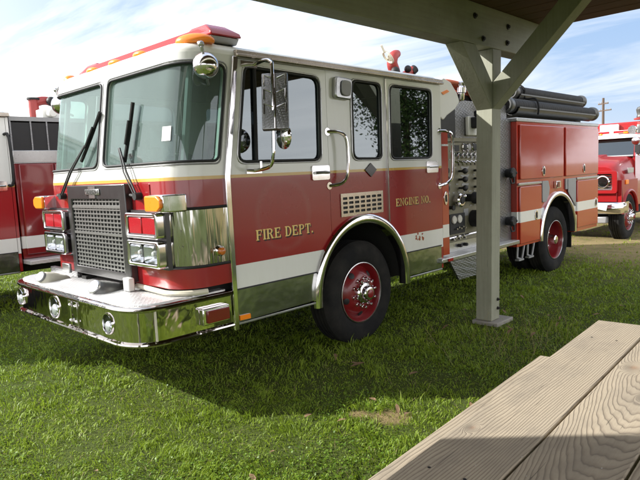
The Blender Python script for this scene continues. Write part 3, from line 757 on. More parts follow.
def wheel(x, y, o, z=.51, front=True, dual=False, name='wheel', parent=None, lug='chrome', rimmat='wheel_red'):
    mb = MB(); tyre(mb, x, y, z, o)
    if dual: tyre(mb, x, y + o * .33, z, o)
    t = mb.build(name, 'black_rubber', parent or E_, 38)
    r = rim(x, y, z, o, front).build('rim', rimmat, t, 50)
    MB().lathe([(.309, .012), (.312, .006), (.304, .004), (.300, .014)], (x, y, z), (0, o, 0), 48, False, False).build('rim_edge', 'aluminium', t)
    if front:
        mb = MB()
        for i in range(5):
            a = i * 2 * PI / 5 + .9
            c = Vector((x + .222 * math.cos(a), y + o * .036, z + .222 * math.sin(a)))
            mb.lathe([(.034, 0), (.026, .004), (.004, .005)], c, Vector((.55 * math.cos(a), -o * .8, .55 * math.sin(a))), 16)
        mb.build('hand_hole', 'black_plastic', r)
        h = MB().lathe([(.112, .0), (.112, -.03), (.10, -.045), (.078, -.05), (.074, -.085), (.066, -.10), (.05, -.104)], (x, y, z), (0, o, 0), 32).build('hub', 'chrome', t)
        MB().lathe([(.042, 0), (.042, .008), (.03, .014)], (x, y - o * .104, z), (0, -o, 0), 20).build('hub_emblem', 'wheel_red', h)
        rl, d0, d1 = .146, .004, .055
    else:
        h = MB().lathe([(.09, .21), (.09, .12), (.08, .06), (.07, .0), (.055, -.012), (.004, -.016)], (x, y, z), (0, o, 0), 28).build('hub', lug, t)
        rl, d0, d1 = .135, -.21, -.15
    for i in range(10):
        a = i * 2 * PI / 10 + .2
        c = Vector((x + rl * math.cos(a), y + o * (-d0 if front else .2), z + rl * math.sin(a)))
        MB().lathe([(.021, -.01), (.021, .012), (.016, .016), (.014, .05), (.006, .058)], c, (0, -o, 0), 10).build('lug_nut', lug, t)
    return t
for o, y in ((1, .045), (-1, W - .045)):
    wheel(1.67, y, o); wheel(RX + .02, y - o * .01, o, front=False, dual=True)
# chrome arch trims, liners
def archtrim(cx, cz, r0, r1, zb, o, y, m='chrome', zb2=None):
    pr = [(r1, 0.), (r1 + .002, -.03), (r1 - .018, -.048), (r0 + .018, -.048), (r0, -.034), (r0 - .002, .05)]
    mb = MB(); rows = []
    path = [(PI, zb - cz)] + [(PI - PI * i / 32, 0.) for i in range(33)] + [(0, (zb if zb2 is None else zb2) - cz)]
    for a, dz in path:
        rows.append([mb.bm.verts.new((cx + r * math.cos(a), y + o * d, cz + r * math.sin(a) + dz)) for r, d in pr])
    for a, b in zip(rows, rows[1:]):
        for i in range(len(pr) - 1): mb.bm.faces.new((a[i], a[i + 1], b[i + 1], b[i]))
    mb.bm.faces.new(rows[0]); mb.bm.faces.new(rows[-1][::-1])
    mb.build('wheel_arch', m, E_, 50)
    mb = MB(); rows = []
    for i in range(25):
        a = PI * 1.0 - PI * i / 24; rows.append([mb.bm.verts.new((cx + (r0 + .02) * math.cos(a), y + o * d, cz + (r0 + .02) * math.sin(a))) for d in (.03, .85)])
    for a, b in zip(rows, rows[1:]): mb.bm.faces.new((a[0], a[1], b[1], b[0]))
    mb.bm.faces.new([r[1] for r in rows])
    mb.build('arch_liner', 'underbody', E_)
for o, y in ((1, 0.), (-1, W)):
    archtrim(AX, AZ, AR - .072, AR + .012, .50, o, y)
    archtrim(RX, RZ, RR - .055, RR + .012, .57, o, y, 'chrome', .86)
# chassis
mb = MB()
for y in (.78, 1.58): mb.box(-.5, 8.1, y, y + .09, .62, .88)
mb.box(-.4, .9, .1, W - .1, .60, .90); mb.box(2.45, 5.6, .35, W - .35, .50, .90); mb.box(2.4, 3.1, .06, W - .06, .60, .95); mb.box(.4, .90, .06, W - .06, .60, .9)
mb.cyl((1.67, .3, .51), (1.67, W - .3, .51), .09); mb.cyl((RX + .02, .3, .51), (RX + .02, W - .3, .51), .12); mb.sphere((RX, 1.22, .51), .26)
mb.box(7.2, 8.1, .08, W - .08, .62, .9)
mb.build('chassis', 'underbody', E_)
# ---- pump section --------------------------------------------------------------------------------
PY = .15
pf = lambda u, v, d: Vector((u, PY + d, v))
mb = MB(); mb.box(3.125, 5.03, .40, W - .4, .72, 2.05)
mb.box(3.125, 5.03, .35, W - .35, 2.0505, 2.56)
mb.build('pump_housing', 'underbody', E_)
# narrow red side column behind the cab with latch
for f in (near, far):
    c = MB().sheet([(3.125, .70), (3.262, .70), (3.262, 2.17), (3.125, 2.17)], [], f, 0, .34).build('side_column', 'box_paint', E_)
    MB().box(3.122, 3.265, *sorted((f(0, 0, -.006).y, f(0, 0, .02).y)), 1.99, 2.012).build('column_trim', 'aluminium', c)
    q = MB().lathe([(.06, 0), (.06, .008), (.045, .010), (.02, .004)], f(0, 0, 0) + Vector((0, 0, 0)), (0, -1 if f is near else 1, 0), 24)
    for v in q.bm.verts: v.co = Vector((3.195 + v.co.x * .62, v.co.y, 1.38 + v.co.z * 1.35))
    a = q.build('latch', 'chrome', c)
    MB().sheet(rnd([(3.178, 1.335), (3.212, 1.335), (3.205, 1.42), (3.185, 1.42)], .012), [], f, -.014, -.006).build('latch_ring', 'black_plastic', a)
panel = MB().box(3.262, 4.62, PY, .36, .80, 2.05).build('pump_panel', 'panel_grey', E_, bev=.004)
MB().box(3.262, 5.03, PY - .008, .38, .672, .80).build('panel_skirt', 'aluminium', panel)
def knob(x, z, r, m, name, par=None, l=.03, prof=None, d=0.):
    p = prof or [(r, 0), (r, l * .6), (r * .85, l)]
    return MB().lathe(p, (x, PY - d, z), (0, -1, 0), 20).build(name, m, par or panel)
# top gauges
for x, r in ((3.87, .052), (3.97, .05), (4.11, .058), (4.23, .046), (4.36, .05), (4.50, .05)):
    g = knob(x, 1.985, r, 'chrome' if r > .048 else 'black_plastic', 'gauge', l=.03)
    knob(x, 1.985, r * .82, 'black_plastic' if r != .05 else 'marker_grey', 'gauge_face', g, .004, d=.03)
MB().box(3.63, 3.74, PY - .02, PY - .001, 1.935, 2.01).build('display', 'black_plastic', panel)
for i in range(9):
    x = 3.63 + i * .105; c = knob(x, 1.885, .04, 'chrome', 'drain_cap', l=.035); knob(x + .012, 1.885, .02, 'black_plastic', 'cap_centre', c, .006, d=.035)
mb = MB()
for i in range(9): 
    x = 3.66 + i * .10; mb.tube([pf(x - .03, 1.812, -.01), pf(x, 1.79, -.045), pf(x + .035, 1.762, -.03)], .010, 6)
mb.build('valve_lever', 'chrome', panel)
for z in (1.685, 1.58, 1.472):
    for x in (3.75, 4.13, 4.46):
        c = MB().tube([pf(x, z, 0), pf(x, z, -.075)], .014, 8).sphere(pf(x, z, -.09), .038, (1.15, .8, 1), 16, 10).build('pull_handle', 'black_plastic', panel)
        MB().box(x + .075, x + .215, PY - .008, PY - .001, z - .016, z + .016).build('handle_slot', 'letter_black', c)
        MB().box(x + .06, x + .23, PY - .004, PY - .0012, z + .028, z + .052).build('handle_tag', 'marker_grey', c)
for x in (3.66, 4.15):
    c = knob(x, 1.325, .085, 'chrome', 'outlet_cap', prof=[(.07, 0), (.07, .05), (.088, .055), (.088, .085), (.07, .10)])
    for k in (-1, 1): MB().sphere(pf(x + k * .07, 1.325 + k * .045, -.09), .026, u=10, v=8).build('cap_lug', 'chrome', c)
    MB().lathe([(.05, 0), (.045, .01), (.01, .012)], pf(x, 1.325, -.10), (0, -1, 0), 18).build('cap_centre', 'black_plastic', c)
knob(3.92, 1.34, .075, 'black_plastic', 'outlet', prof=[(.05, 0), (.05, .10), (.075, .11), (.075, .16), (.06, .19), (.05, .24)])
gp = MB().box(3.50, 3.86, PY - .015, PY - .001, .90, 1.155).build('gauge_plate', 'black_plastic', panel, bev=.004)
for x in (3.585, 3.715): knob(x, 1.083, .052, 'gauge_white', 'test_gauge', gp, .02, d=.015)
mb = MB()
for i in range(5): mb.cyl(pf(3.62 + i * .05, .965 + .015 * (i % 2), -.015), pf(3.62 + i * .05, .965 + .015 * (i % 2), -.05), .012, n=8)
mb.build('small_valves', 'aluminium', gp)
MB().box(3.845, 3.96, PY - .006, PY - .001, 1.11, 1.20).build('data_plate', 'marker_grey', panel)
knob(4.08, 1.06, .13, 'black_plastic', 'intake_cap', prof=[(.11, 0), (.11, .10), (.135, .11), (.135, .17), (.11, .19), (.03, .195)])
mb = MB()
for i in range(7): mb.cyl(pf(3.56 + i * .045, .85 + .015 * (i % 3 - 1), 0), pf(3.56 + i * .045, .85 + .015 * (i % 3 - 1), -.045), .014, n=8)
mb.build('drain_valves', 'aluminium', panel)
for x in (3.70, 3.84): knob(x, .745, .022, 'black_plastic', 'skirt_knob', l=.05, d=.008)
rq = random.Random(5)
for z, st in ((1.935, .105), (1.835, .105), (1.735, .16), (1.63, .16), (1.525, .16), (1.42, .13), (1.235, .11), (.875, .12)):
    x = 3.30 + rq.uniform(0, .05)
    while x < 4.55:
        if rq.random() < .75: MB().box(x, x + rq.uniform(.03, .07), PY - .0045, PY - .0015, z - .008, z + .008).build('label_plate', 'marker_grey', panel)
        x += st
mb = MB()
for x, z in ((3.40, 1.60), (3.40, 1.48), (3.40, 1.70), (3.52, 1.24), (4.32, 1.28), (4.40, 1.38), (4.28, .93), (4.42, 1.0)): mb.cyl(pf(x, z, 0), pf(x, z, -.05), .022, n=12); mb.cyl(pf(x, z, -.05), pf(x, z, -.065), .034, n=12)
mb.build('small_ports', 'black_plastic', panel)
mb = MB(); mb.tube([pf(3.33, 1.9, -.02), pf(3.33, 1.3, -.03), pf(3.36, 1.0, -.02)], .016, 8); mb.tube([pf(4.56, 1.9, -.02), pf(4.56, .9, -.02)], .02, 8); mb.tube([pf(3.46, .86, -.02), pf(4.4, .875, -.02)], .012, 8)
mb.build('panel_pipe', 'chrome', panel)
# tread plate column right of the panel
tc = MB().box(4.66, 5.03, .08, .36, .672, 2.36).build('tread_column', 'dark_tread', E_)
for z, r in ((1.62, .075), (.95, .07)):
    c = MB().lathe([(.06, 0), (.06, .05), (r, .06), (r, .10), (r * .8, .115)], (4.90, .08, z), (0, -1, 0), 20).build('outlet_cap', 'black_plastic', tc)
    mb = MB()
    for k in (-1, 1): mb.sphere((4.90 + k * .065, -.02, z), .026, u=10, v=8)
    mb.tube([(4.84, 0, z - .07), (4.86, -.01, z - .14), (4.94, -.01, z - .14), (4.96, 0, z - .07)], .012, 6)
    mb.build('cap_lug', 'black_plastic', c)
MB().box(4.62, 4.66, .06, .36, .80, 2.36).build('column_edge', 'panel_grey', tc)
# running board with marker and folding step
rb = MB().box(3.03, 5.035, -.045, PY - .012, .62, .668).build('running_board', 'aluminium', E_, bev=.006)
MB().box(3.04, 5.03, -.04, PY - .014, .669, .673).build('board_tread', 'treadplate', rb)
MB().box(3.15, 3.25, -.056, -.046, .628, .662).build('board_marker', 'red_lens', rb)
st = MB()
st.prism([(3.22, .615), (4.4, .615), (4.4, .36), (3.42, .36)], lambda u, v, d: Vector((u, d, v)), -.03, .0); s1 = st.build('step_panel', 'mid_tread', rb)
# above the pump: tread plate, hose bed, light, nozzle
tp = MB().box(3.262, 5.03, .14, .34, 2.0505, 2.57).build('upper_panel', 'mid_tread', E_, bev=.006)
MB().box(3.262, 3.62, .11, .139, 2.10, 2.46).build('dark_panel', 'black_plastic', tp)
MB().box(3.262, 5.03, .125, .138, 2.055, 2.10).build('panel_ledge', 'panel_grey', tp)
wl = MB().box(3.90, 4.40, .09, .139, 2.13, 2.37).build('work_light', 'white_paint', tp, bev=.012)
MB().box(3.98, 4.32, .075, .089, 2.27, 2.33).build('light_slot', 'black_plastic', wl)
nz = MB().lathe([(.05, 0), (.06, .05), (.05, .10), (.035, .14), (.045, .20), (.06, .28)], (4.03, .03, 2.44), (.05, -.25, -1), 18).build('hose_nozzle', 'black_plastic', tp)
MB().box(3.96, 4.10, -.03, .10, 2.22, 2.36).build('nozzle_grip', 'black_plastic', nz, bev=.02)
# white hose-bed flap (curved) and the folded red hoses over the top
mb = MB(); pr = [(3.16, 2.40), (3.20, 2.60), (3.26, 2.74), (3.36, 2.80), (3.52, 2.76), (3.66, 2.64), (3.72, 2.54), (3.60, 2.44), (3.42, 2.36), (3.34, 2.30)]
mb.prism(rnd(pr, .05, 3), lambda u, v, d: Vector((u, d, v)), .10, .17)
mb.build('hose_bed_flap', 'white_paint', E_, bev=.01)
MB().prism(rnd(pr, .05, 3), lambda u, v, d: Vector((u, d, v)), W - .17, W - .10).build('hose_bed_flap', 'white_paint', E_, bev=.01)
MB().prism([(3.30, 2.625), (3.42, 2.665), (3.47, 2.645), (3.34, 2.60)], lambda u, v, d: Vector((u, d, v)), .092, .099).build('flap_opening', 'orange_lens', E_)
mb = MB().box(3.30, 4.9, .25, W - .25, 2.5705, 2.66); mb.build('hose_bed', 'underbody', E_)
mb = MB()
for k, y in enumerate((.20, .28, .36, .46)):
    mb.tube([(3.40 + .05 * k, y + .4, 2.70), (3.58 + .07 * k, y + .12, 2.80 + .01 * k), (3.84 + .07 * k, y + .0, 2.78), (4.04 + .06 * k, y - .04, 2.72), (4.22 + .05 * k, y - .06, 2.62), (4.34 + .05 * k, y - .11, 2.47), (4.36 + .05 * k, y - .06, 2.40)], .030, 10, smooth=5)
hz = mb.build('folded_hose', 'salmon_hose', E_)
MB().lathe([(.03, 0), (.04, .02), (.04, .09), (.055, .10), (.055, .16), (.04, .18), (.05, .22), (.03, .24)], (3.80, .13, 2.56), (0, -.1, 1), 16).build('hose_coupling', 'chrome', hz)
MB().lathe([(.045, 0), (.05, .05), (.04, .12)], (4.36, .10, 2.38), (0, 0, 1), 16).build('hose_coupling', 'chrome', hz)
# deck gun
B = Vector((3.86, 1.2, 2.66))
dg = MB().cyl(B, B + Vector((0, 0, .30)), .09).lathe([(.15, 0), (.15, .03)], B + Vector((0, 0, .28)), (0, 0, 1), 20).tube([B + Vector((0, 0, .28)), B + Vector((.02, 0, .40)), B + Vector((-.06, -.02, .52)), B + Vector((-.03, -.03, .62)), B + Vector((.06, -.03, .66))], [.085, .08, .075, .07, .05], 12, smooth=4)
dg.tube([B + Vector((.0, 0, .36)), B + Vector((.12, -.04, .34)), B + Vector((.22, -.08, .40)), B + Vector((.29, -.1, .46))], [.075, .075, .06, .055], 12, smooth=4)
dg = dg.build('deck_gun', 'monitor_red', E_)
mb = MB(); c = B + Vector((-.20, -.06, .58)); ax = Vector((.5, -.3, .5)).normalized(); u = ax.orthogonal().normalized(); w = ax.cross(u)
mb.tube([c + (u * math.cos(i * PI / 10) + w * math.sin(i * PI / 10)) * .09 for i in range(20)], .016, 8, True); mb.tube([c, B + Vector((-.04, -.02, .52))], .02, 8); mb.tube([c - u * .09, c + u * .09], .012, 6); mb.tube([c + Vector((-.08, 0, .06)), c + Vector((-.14, 0, .14))], .016, 6)
mb.build('hand_wheel', 'off_white', dg)
mb = MB().sphere(B + Vector((-.10, -.10, .40)), .06).sphere(B + Vector((.16, -.12, .45)), .05).cyl(B + Vector((.27, -.1, .42)), B + Vector((.33, -.12, .47)), .06); mb.build('gun_knob', 'black_plastic', dg)
# ---- rear body -----------------------------------------------------------------------------------------
ao = [(RX - math.sqrt(RR ** 2 - (.60 - RZ) ** 2), .60)]
box = MB()
bo = [(5.04, 2.33), (5.04, .565)] + [(RX - RR, .565)] + arc(RX, RZ, RR, PI, 0, 24) + [(RX + RR, .565), (8.19, .565), (8.19, 2.33)]
for f in (near, far): box.sheet(bo, [], f, 0, .30)
box.box(5.04, 5.08, .302, W - .302, .7, 2.33); box.box(8.15, 8.19, .302, W - .302, .565, 2.33)
body = box.build('rear_body', 'box_paint', E_, 30)
mb = MB(); mb.box(5.03, 8.20, -.012, W + .012, 2.331, 2.385); mb.build('body_cap', 'aluminium', body, bev=.008)
mb = MB(); mb.box(5.08, 8.15, .31, W - .31, 2.0, 2.33); mb.build('bed_floor', 'underbody', body)
def bdoor(poly, f, lx=None, lz=None):
    d = MB().prism(rnd(poly, .02, 3), f, -.03, -.002).build('compartment_door', 'box_paint', E_, bev=.010)
    if lx:
        n = -1 if f is near else 1
        q = MB().lathe([(.06, 0), (.06, .008), (.045, .011), (.02, .004)], (0, f(0, 0, -.03).y, 0), (0, n, 0), 24)
        for v in q.bm.verts: v.co = Vector((lx + v.co.x * .85, v.co.y, lz + v.co.z * 1.25))
        a = q.build('latch', 'chrome', d)
        MB().sheet(rnd([(lx - .025, lz - .05), (lx + .025, lz - .05), (lx + .015, lz + .04), (lx - .015, lz + .04)], .015), [], f, -.045, -.036).build('latch_ring', 'black_plastic', a)
    return d
for f in (near, far):
    bdoor([(5.10, 1.52), (6.62, 1.51), (6.62, 2.29), (5.10, 2.29)], f, 5.86, 1.62)
    bdoor([(6.71, 1.51), (8.155, 1.51), (8.155, 2.29), (6.71, 2.29)], f, 7.47, 1.62)
    xa = RX - math.sqrt((RR + .03) ** 2 - 0.2 ** 2)
    bdoor([(5.09, .60), (5.735, .60), (5.745, .86), (5.80, 1.02), (5.80, 1.42), (5.09, 1.42)], f, 5.60, .985)
    bdoor([(7.205, .63), (8.155, .62), (8.155, 1.42), (7.205, 1.42)], f, 8.03, 1.01)
    for x0, x1 in ((5.05, 5.80), (7.18, 8.19)): MB().box(x0, x1, *sorted((f(0, 0, -.034).y, f(0, 0, -.003).y)), 1.437, 1.472).build('body_trim', 'aluminium', body, bev=.005)
    mb = MB(); mb.prism(rnd([(5.83, 1.15), (5.96, 1.15), (6.07, 1.26), (6.09, 1.36), (6.04, 1.47), (5.83, 1.47)], .03), f, -.03, -.002); mb.build('filler_plate', 'marker_grey', body, bev=.006)
    mb = MB(); mb.prism([(6.72, 1.47), (6.72, 1.30), (6.82, 1.30), (6.86, 1.22), (7.15, 1.0), (7.15, 1.47)], f, -.024, -.002); mb.prism([(6.80, 1.46), (6.80, 1.25), (6.84, 1.25), (6.84, 1.46)], f, -.034, -.026); mb.build('fender_plate', 'marker_grey', body, bev=.006)
    b = MB().box(6.30, 6.47, *sorted((f(0, 0, -.05).y, f(0, 0, -.002).y)), 1.34, 1.45).build('side_light', 'chrome', body, bev=.006)
    MB().box(6.325, 6.40, *sorted((f(0, 0, -.06).y, f(0, 0, -.051).y)), 1.355, 1.435).build('side_lens', 'dark_red_lens', b)
    # folding steps hung under the body ahead of the wheel
    mb = MB()
    for x in (5.25, 5.58):
        y = f(0, 0, .04).y
        mb.tube([(x - .11, y, .565), (x - .13, y, .40), (x + .02, y, .36), (x + .10, y, .565)], .016, 8)
        mb.box(x - .13, x + .03, y - .03, y + .03, .35, .375)
    mb.build('folding_step', 'marker_grey', body)
MB().box(7.155, 7.18, .06, .62, .30, .86).build('mud_flap', 'black_rubber', E_)
MB().box(7.155, 7.18, W - .62, W - .06, .30, .86).build('mud_flap', 'black_rubber', E_)
# hose troughs
hr = MB()
def trough(y, z, x0, x1, r=.105):
    pts = []
    for i in range(9):
        a = PI + PI * i / 8; pts.append((y + r * math.cos(a), z + r * math.sin(a)))
    pts2 = [(y + (p[0] - y) * 1.07, z + (p[1] - z) * 1.07) for p in reversed(pts)]
    hr.prism([p for p in pts] + pts2, lambda u, v, d: Vector((d, u, v)), x0, x1)
    hr.box(x0, x1, y - r - .02, y - r + .005, z - .022, z + .0)
trough(.17, 2.55, 5.25, 8.22); trough(.36, 2.78, 5.7, 8.22)
hr.box(5.3, 8.2, .30, .40, 2.386, 2.66)
rack = hr.build('hose_trough', 'trough_grey', E_, 40)
mb = MB()
for x in (5.75, 7.9): mb.box(x, x + .05, .30, .44, 2.386, 2.69)
mb.build('trough_bracket', 'mid_tread', rack)
# suction hoses lie in the troughs
def suction(y, z, x0, x1, r, label):
    h = thing('suction_hose', label, 'hose', (x0, y, z))
    mb = MB(); k = 160; pr = []
    for i in range(k + 1): pr.append((r * (1 + .018 * math.sin(i * 1.6)), x0 + .10 + (x1 - x0 - .2) * i / k))
    mb.lathe([(a, b - x0) for a, b in pr], (x0, y, z), (1, 0, 0), 24); mb.build('hose_tube', 'hose_black', h, 60)
    for xx, sx in ((x0 + .10, -1), (x1 - .10, 1)):
        c = MB().lathe([(r * 1.02, -.04), (r * 1.08, -.03), (r * 1.08, .02), (r * 1.22, .03), (r * 1.22, .08), (r * 1.08, .09), (r * 1.02, .10), (r * .86, .10), (r * .86, -.02)], (xx, y, z), (sx, 0, 0), 28, False, True).build('coupling', 'trough_grey', h)
        MB().lathe([(r * .84, 0), (r * .84, .004)], (xx + sx * .0, y, z), (sx, 0, 0), 20).build('hose_bore', 'letter_black', c)
    return h
suction(.17, 2.575, 5.02, 8.42, .10, 'lower black suction hose along the engine roof edge, open end toward the wooden post')
suction(.36, 2.815, 5.6, 8.38, .092, 'upper black suction hose, stacked above another hose on the engine roof')
mb = MB()
for x in (5.85,): mb.tube([(x, .05, 2.46), (x, .04, 2.58), (x + .02, .10, 2.70), (x, .25, 2.72), (x, .26, 2.86), (x, .36, 2.93), (x, .46, 2.86)], .014, 8, smooth=4)
mb.build('hose_strap', 'black_rubber', rack)
# ================================================================== the neighbouring engine (same cab, parked two metres beyond)
SKIP = ('pump_housing', 'side_column', 'pump_panel', 'tread_column', 'running_board', 'upper_panel', 'hose_bed_flap', 'flap_opening', 'hose_bed', 'folded_hose', 'rear_body', 'compartment_door', 'hose_trough', 'letter_shadow', 'door_lettering', 'window_sticker', 'deck_gun', 'siren_horn', 'grab_rail', 'paint_chips')
other = copy_tree(engine, None, SKIP)
other.location = engine.location + Vector((-3.05, 4.9, 0))
tag(other, 'shaded red and white fire engine at the left edge, mostly out of the frame', 'fire engine')
OX, OY = -3.13, 4.9
def ob2(mb, name, m, par=None, **k):
    return mb.build(name, m, par or other, **k)
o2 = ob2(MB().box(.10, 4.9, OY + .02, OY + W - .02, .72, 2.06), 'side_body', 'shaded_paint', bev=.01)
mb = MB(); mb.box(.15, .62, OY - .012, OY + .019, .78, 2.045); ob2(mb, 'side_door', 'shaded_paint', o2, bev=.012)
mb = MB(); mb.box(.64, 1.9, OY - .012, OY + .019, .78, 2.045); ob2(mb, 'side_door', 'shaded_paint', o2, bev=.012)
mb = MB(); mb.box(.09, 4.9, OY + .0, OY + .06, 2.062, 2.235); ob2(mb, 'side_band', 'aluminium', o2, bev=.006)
mb = MB(); mb.box(.09, 4.9, OY + .4, OY + .44, 2.24, 2.64); 
for x in (.09, .36, .58, .86, 1.4): mb.box(x, x + .02, OY + .02, OY + .40, 2.24, 2.64)
ob2(mb, 'hose_bay', 'mid_tread', o2)
ob2(MB().box(.09, 4.9, OY + .03, OY + .05, 2.242, 2.62), 'bay_cover', 'black_plastic', o2)
ob2(MB().box(.09, 4.9, OY + .02, OY + W - .02, 2.641, 2.70), 'bay_top', 'marker_grey', o2)
ob2(MB().box(.09, 4.9, OY - .25, OY + .2, .66, .715), 'step_board', 'treadplate', o2, bev=.005)
mb = MB(); mb.tube([(.0, OY - .0, 2.45), (.03, OY - .09, 2.40), (.035, OY - .09, 1.82), (.0, OY - .0, 1.76)], .02, 8, smooth=3); ob2(mb, 'grab_rail', 'black_plastic', o2)
g2 = ob2(MB().cyl((.62, OY + .5, 2.70), (.62, OY + .5, 3.0), .07).tube([(.62, OY + .5, 2.96), (.8, OY + .5, 3.0), (.98, OY + .45, 2.92), (1.05, OY + .4, 2.80)], .065, 10, smooth=4), 'deck_gun', 'monitor_red', o2)
ob2(MB().cyl((.62, OY + .5, 3.0), (.62, OY + .5, 3.03), .09).sphere((.84, OY + .4, 2.98), .07), 'gun_flange', 'black_plastic', g2)
ob2(MB().box(.60, 1.0, OY + .15, OY + .4, 2.702, 2.84).cyl((.7, OY + .15, 2.77), (.7, OY + .02, 2.77), .06), 'light_box', 'white_paint', o2, bev=.01)
# ================================================================== red conventional fire truck beyond the tail
trk = thing('fire_truck', 'bright red older fire truck with a bonnet, parked beyond the tail of the nearest engine', 'fire truck', (12.9, 1.35, 0))
PYN, PYF = .33, 2.37
def pk(mb, name, m, par=None, **k): return mb.build(name, m, par or trk, **k)
def slab(pr, y0, y1): return lambda u, v, d: Vector((u, y0 + (y1 - y0) * d, v))
# fenders / bonnet: lofted sections along X : (x, half width top, z top, z bottom)
mb = MB(); yc = (PYN + PYF) / 2; rows = []
for x, hw, hb, zt, zb, cr in ((10.56, .80, .93, 1.60, .84, .05), (10.62, .86, .98, 1.66, .80, .08), (10.9, .88, 1.0, 1.73, .80, .10), (11.35, .92, 1.0, 1.80, .80, .10), (11.62, .95, 1.0, 1.83, .80, .08)):
    sec = [(-hb, zb), (-hb, 1.30), (-hb + .02, 1.42), (-hw, zt - cr), (-hw + .10, zt - cr * .3), (-.42, zt), (-.38, zt + .035), (.38, zt + .035), (.42, zt), (hw - .10, zt - cr * .3), (hw, zt - cr), (hb - .02, 1.42), (hb, 1.30), (hb, zb)]
    rows.append([mb.bm.verts.new((x, yc + y, z)) for y, z in sec])
for a, b in zip(rows, rows[1:]):
    for i in range(len(a) - 1): mb.bm.faces.new((a[i], a[i + 1], b[i + 1], b[i]))
mb.bm.faces.new(rows[0])
bon = pk(mb, 'bonnet', 'bright_red', ang=38)
# fender cheeks below with wheel cut
fo = [(10.60, .60), (10.64, .60), (10.64, .66)] 
chk = [(10.57, .62), (10.66, .62)] + arc(11.13, .56, .50, PI - .1, .05, 14) + [(11.66, .60), (11.66, 1.30), (10.57, 1.30)]
for y in (PYN, PYF):
    o = -1 if y == PYN else 1
    mb = MB(); mb.prism(chk, lambda u, v, d: Vector((u, y + o * .012 * (1 if d < .5 else 0) - o * .06 * (1 if d > .5 else 0), v)), 0, 1); f_ = pk(mb, 'fender', 'bright_red', bev=.01)
    mb = MB(); ar = arc(11.13, .56, .50, PI - .02, .02, 20); mb.tube([Vector((u, y + o * .012, v)) for u, v in ar], .035, 8); pk(mb, 'fender_flare', 'bright_red', f_)
    mb = MB(); mb.box(10.80, 10.98, y + o * .02 - .012, y + o * .02 + .012, 1.20, 1.30); pk(mb, 'turn_signal', 'orange_lens', f_, bev=.008)
    mb = MB(); mb.box(10.95, 11.35, y + o * .01 - .006, y + o * .01 + .006, 1.44, 1.55); pk(mb, 'fender_badge', 'aluminium', f_, bev=.004)
# front: grille frame, headlights, bumper
gfr = MB().sheet(rnd([(PYN + .06, 1.02), (PYF - .06, 1.02), (PYF - .06, 1.50), (PYN + .06, 1.50)], .06), [rnd([(PYN + .16, 1.09), (PYF - .16, 1.09), (PYF - .16, 1.44), (PYN + .16, 1.44)], .05)], frontal(10.50), 0, .08)
gfr = pk(gfr, 'front_surround', 'bright_red', bev=.015)
g_ = pk(MB().box(10.545, 10.56, PYN + .15, PYF - .15, 1.08, 1.45), 'grille', 'black_plastic')
mb = MB()
for i in range(6): mb.box(10.535, 10.546, PYN + .15, PYF - .15, 1.10 + i * .058, 1.125 + i * .058)
for y in (PYN + .17, PYN + .55, PYF - .55, PYF - .17): mb.box(10.525, 10.546, y - .015, y + .015, 1.085, 1.445)
pk(mb, 'grille_bars', 'chrome', g_)
for y in (PYN + .36, PYF - .36):
    h = pk(MB().lathe([(.14, 0), (.14, .02), (.12, .03), (.11, .01)], (10.54, y, 1.265), (-1, 0, 0), 28), 'headlight', 'chrome', g_)
    pk(MB().lathe([(.11, 0), (.09, .02), (.004, .035)], (10.535, y, 1.265), (-1, 0, 0), 24), 'headlight_lens', 'lamp_dark', h)
mb = MB(); bpn = [(11.0, PYN - .03), (10.62, PYN - .05), (10.47, PYN + .03), (10.42, PYN + .15), (10.42, PYF - .15), (10.47, PYF - .03), (10.62, PYF + .05), (11.0, PYF + .03)]
mb2 = []
for z, e in ((.59, .03), (.62, .0), (.70, -.012), (.80, 0.), (.83, .03)):
    mb2.append([mb.bm.verts.new((x + e, y, z)) for x, y in bpn])
for a, b in zip(mb2, mb2[1:]):
    for i in range(len(a) - 1): mb.bm.faces.new((a[i], a[i + 1], b[i + 1], b[i]))
bm_ = pk(mb, 'bumper', 'chrome', ang=40)
pk(MB().box(10.385, 10.405, PYN + .50, PYN + .80, .62, .80), 'number_plate', 'gauge_white', bm_)
pk(MB().box(10.375, 10.395, PYN + .22, PYN + .42, .68, .80, Matrix.Translation((10.38, PYN + .32, .74)) @ Matrix.Rotation(.2, 4, 'X') @ Matrix.Translation((-10.38, -PYN - .32, -.74))), 'plate_tag', 'paper', bm_)
pk(MB().box(10.44, 10.60, PYN + .25, PYN + .45, .38, .52), 'tow_hook', 'marker_grey', bm_, bev=.02)
# cab
ws0, ws1, zr = 11.50, 11.95, 2.24
pil = [(11.62, .70), (13.25, .70), (13.25, 2.24), (11.98, 2.24), (11.56, 1.80)]
wn = rnd([(11.74, 1.82), (12.62, 1.82), (12.62, 2.15), (12.04, 2.16)], .06)
for f, y in ((lambda u, v, d: Vector((u, PYN + .02 + d + max(0, v - 1.80) * .22, v)), 0), (lambda u, v, d: Vector((u, PYF - .02 - d - max(0, v - 1.80) * .22, v)), 1)):
    s = pk(MB().sheet(pil, [wn], f, 0, .05, (), (1.80,)), 'cab_side', 'plain_red', bev=.004)
    pk(MB().sheet(wn, [], f, .02, None, (), (1.80,)), 'window', 'side_glass', s)
    gasket(wn, f, 'chrome', s, .014, 'window_trim', -.004)
    pk(MB().sheet([(11.56, 1.80), (11.64, 1.80), (12.03, 2.22), (11.97, 2.22)], [], f, -.012, -.002), 'windshield_pillar', 'chrome', s)
    pk(MB().box(12.40, 12.56, *sorted((f(0, 1.6, -.03).y, f(0, 1.6, -.002).y)), 1.62, 1.66), 'door_handle', 'chrome', s, bev=.006)
mb = MB(); yn, yf = PYN + .06, PYF - .06
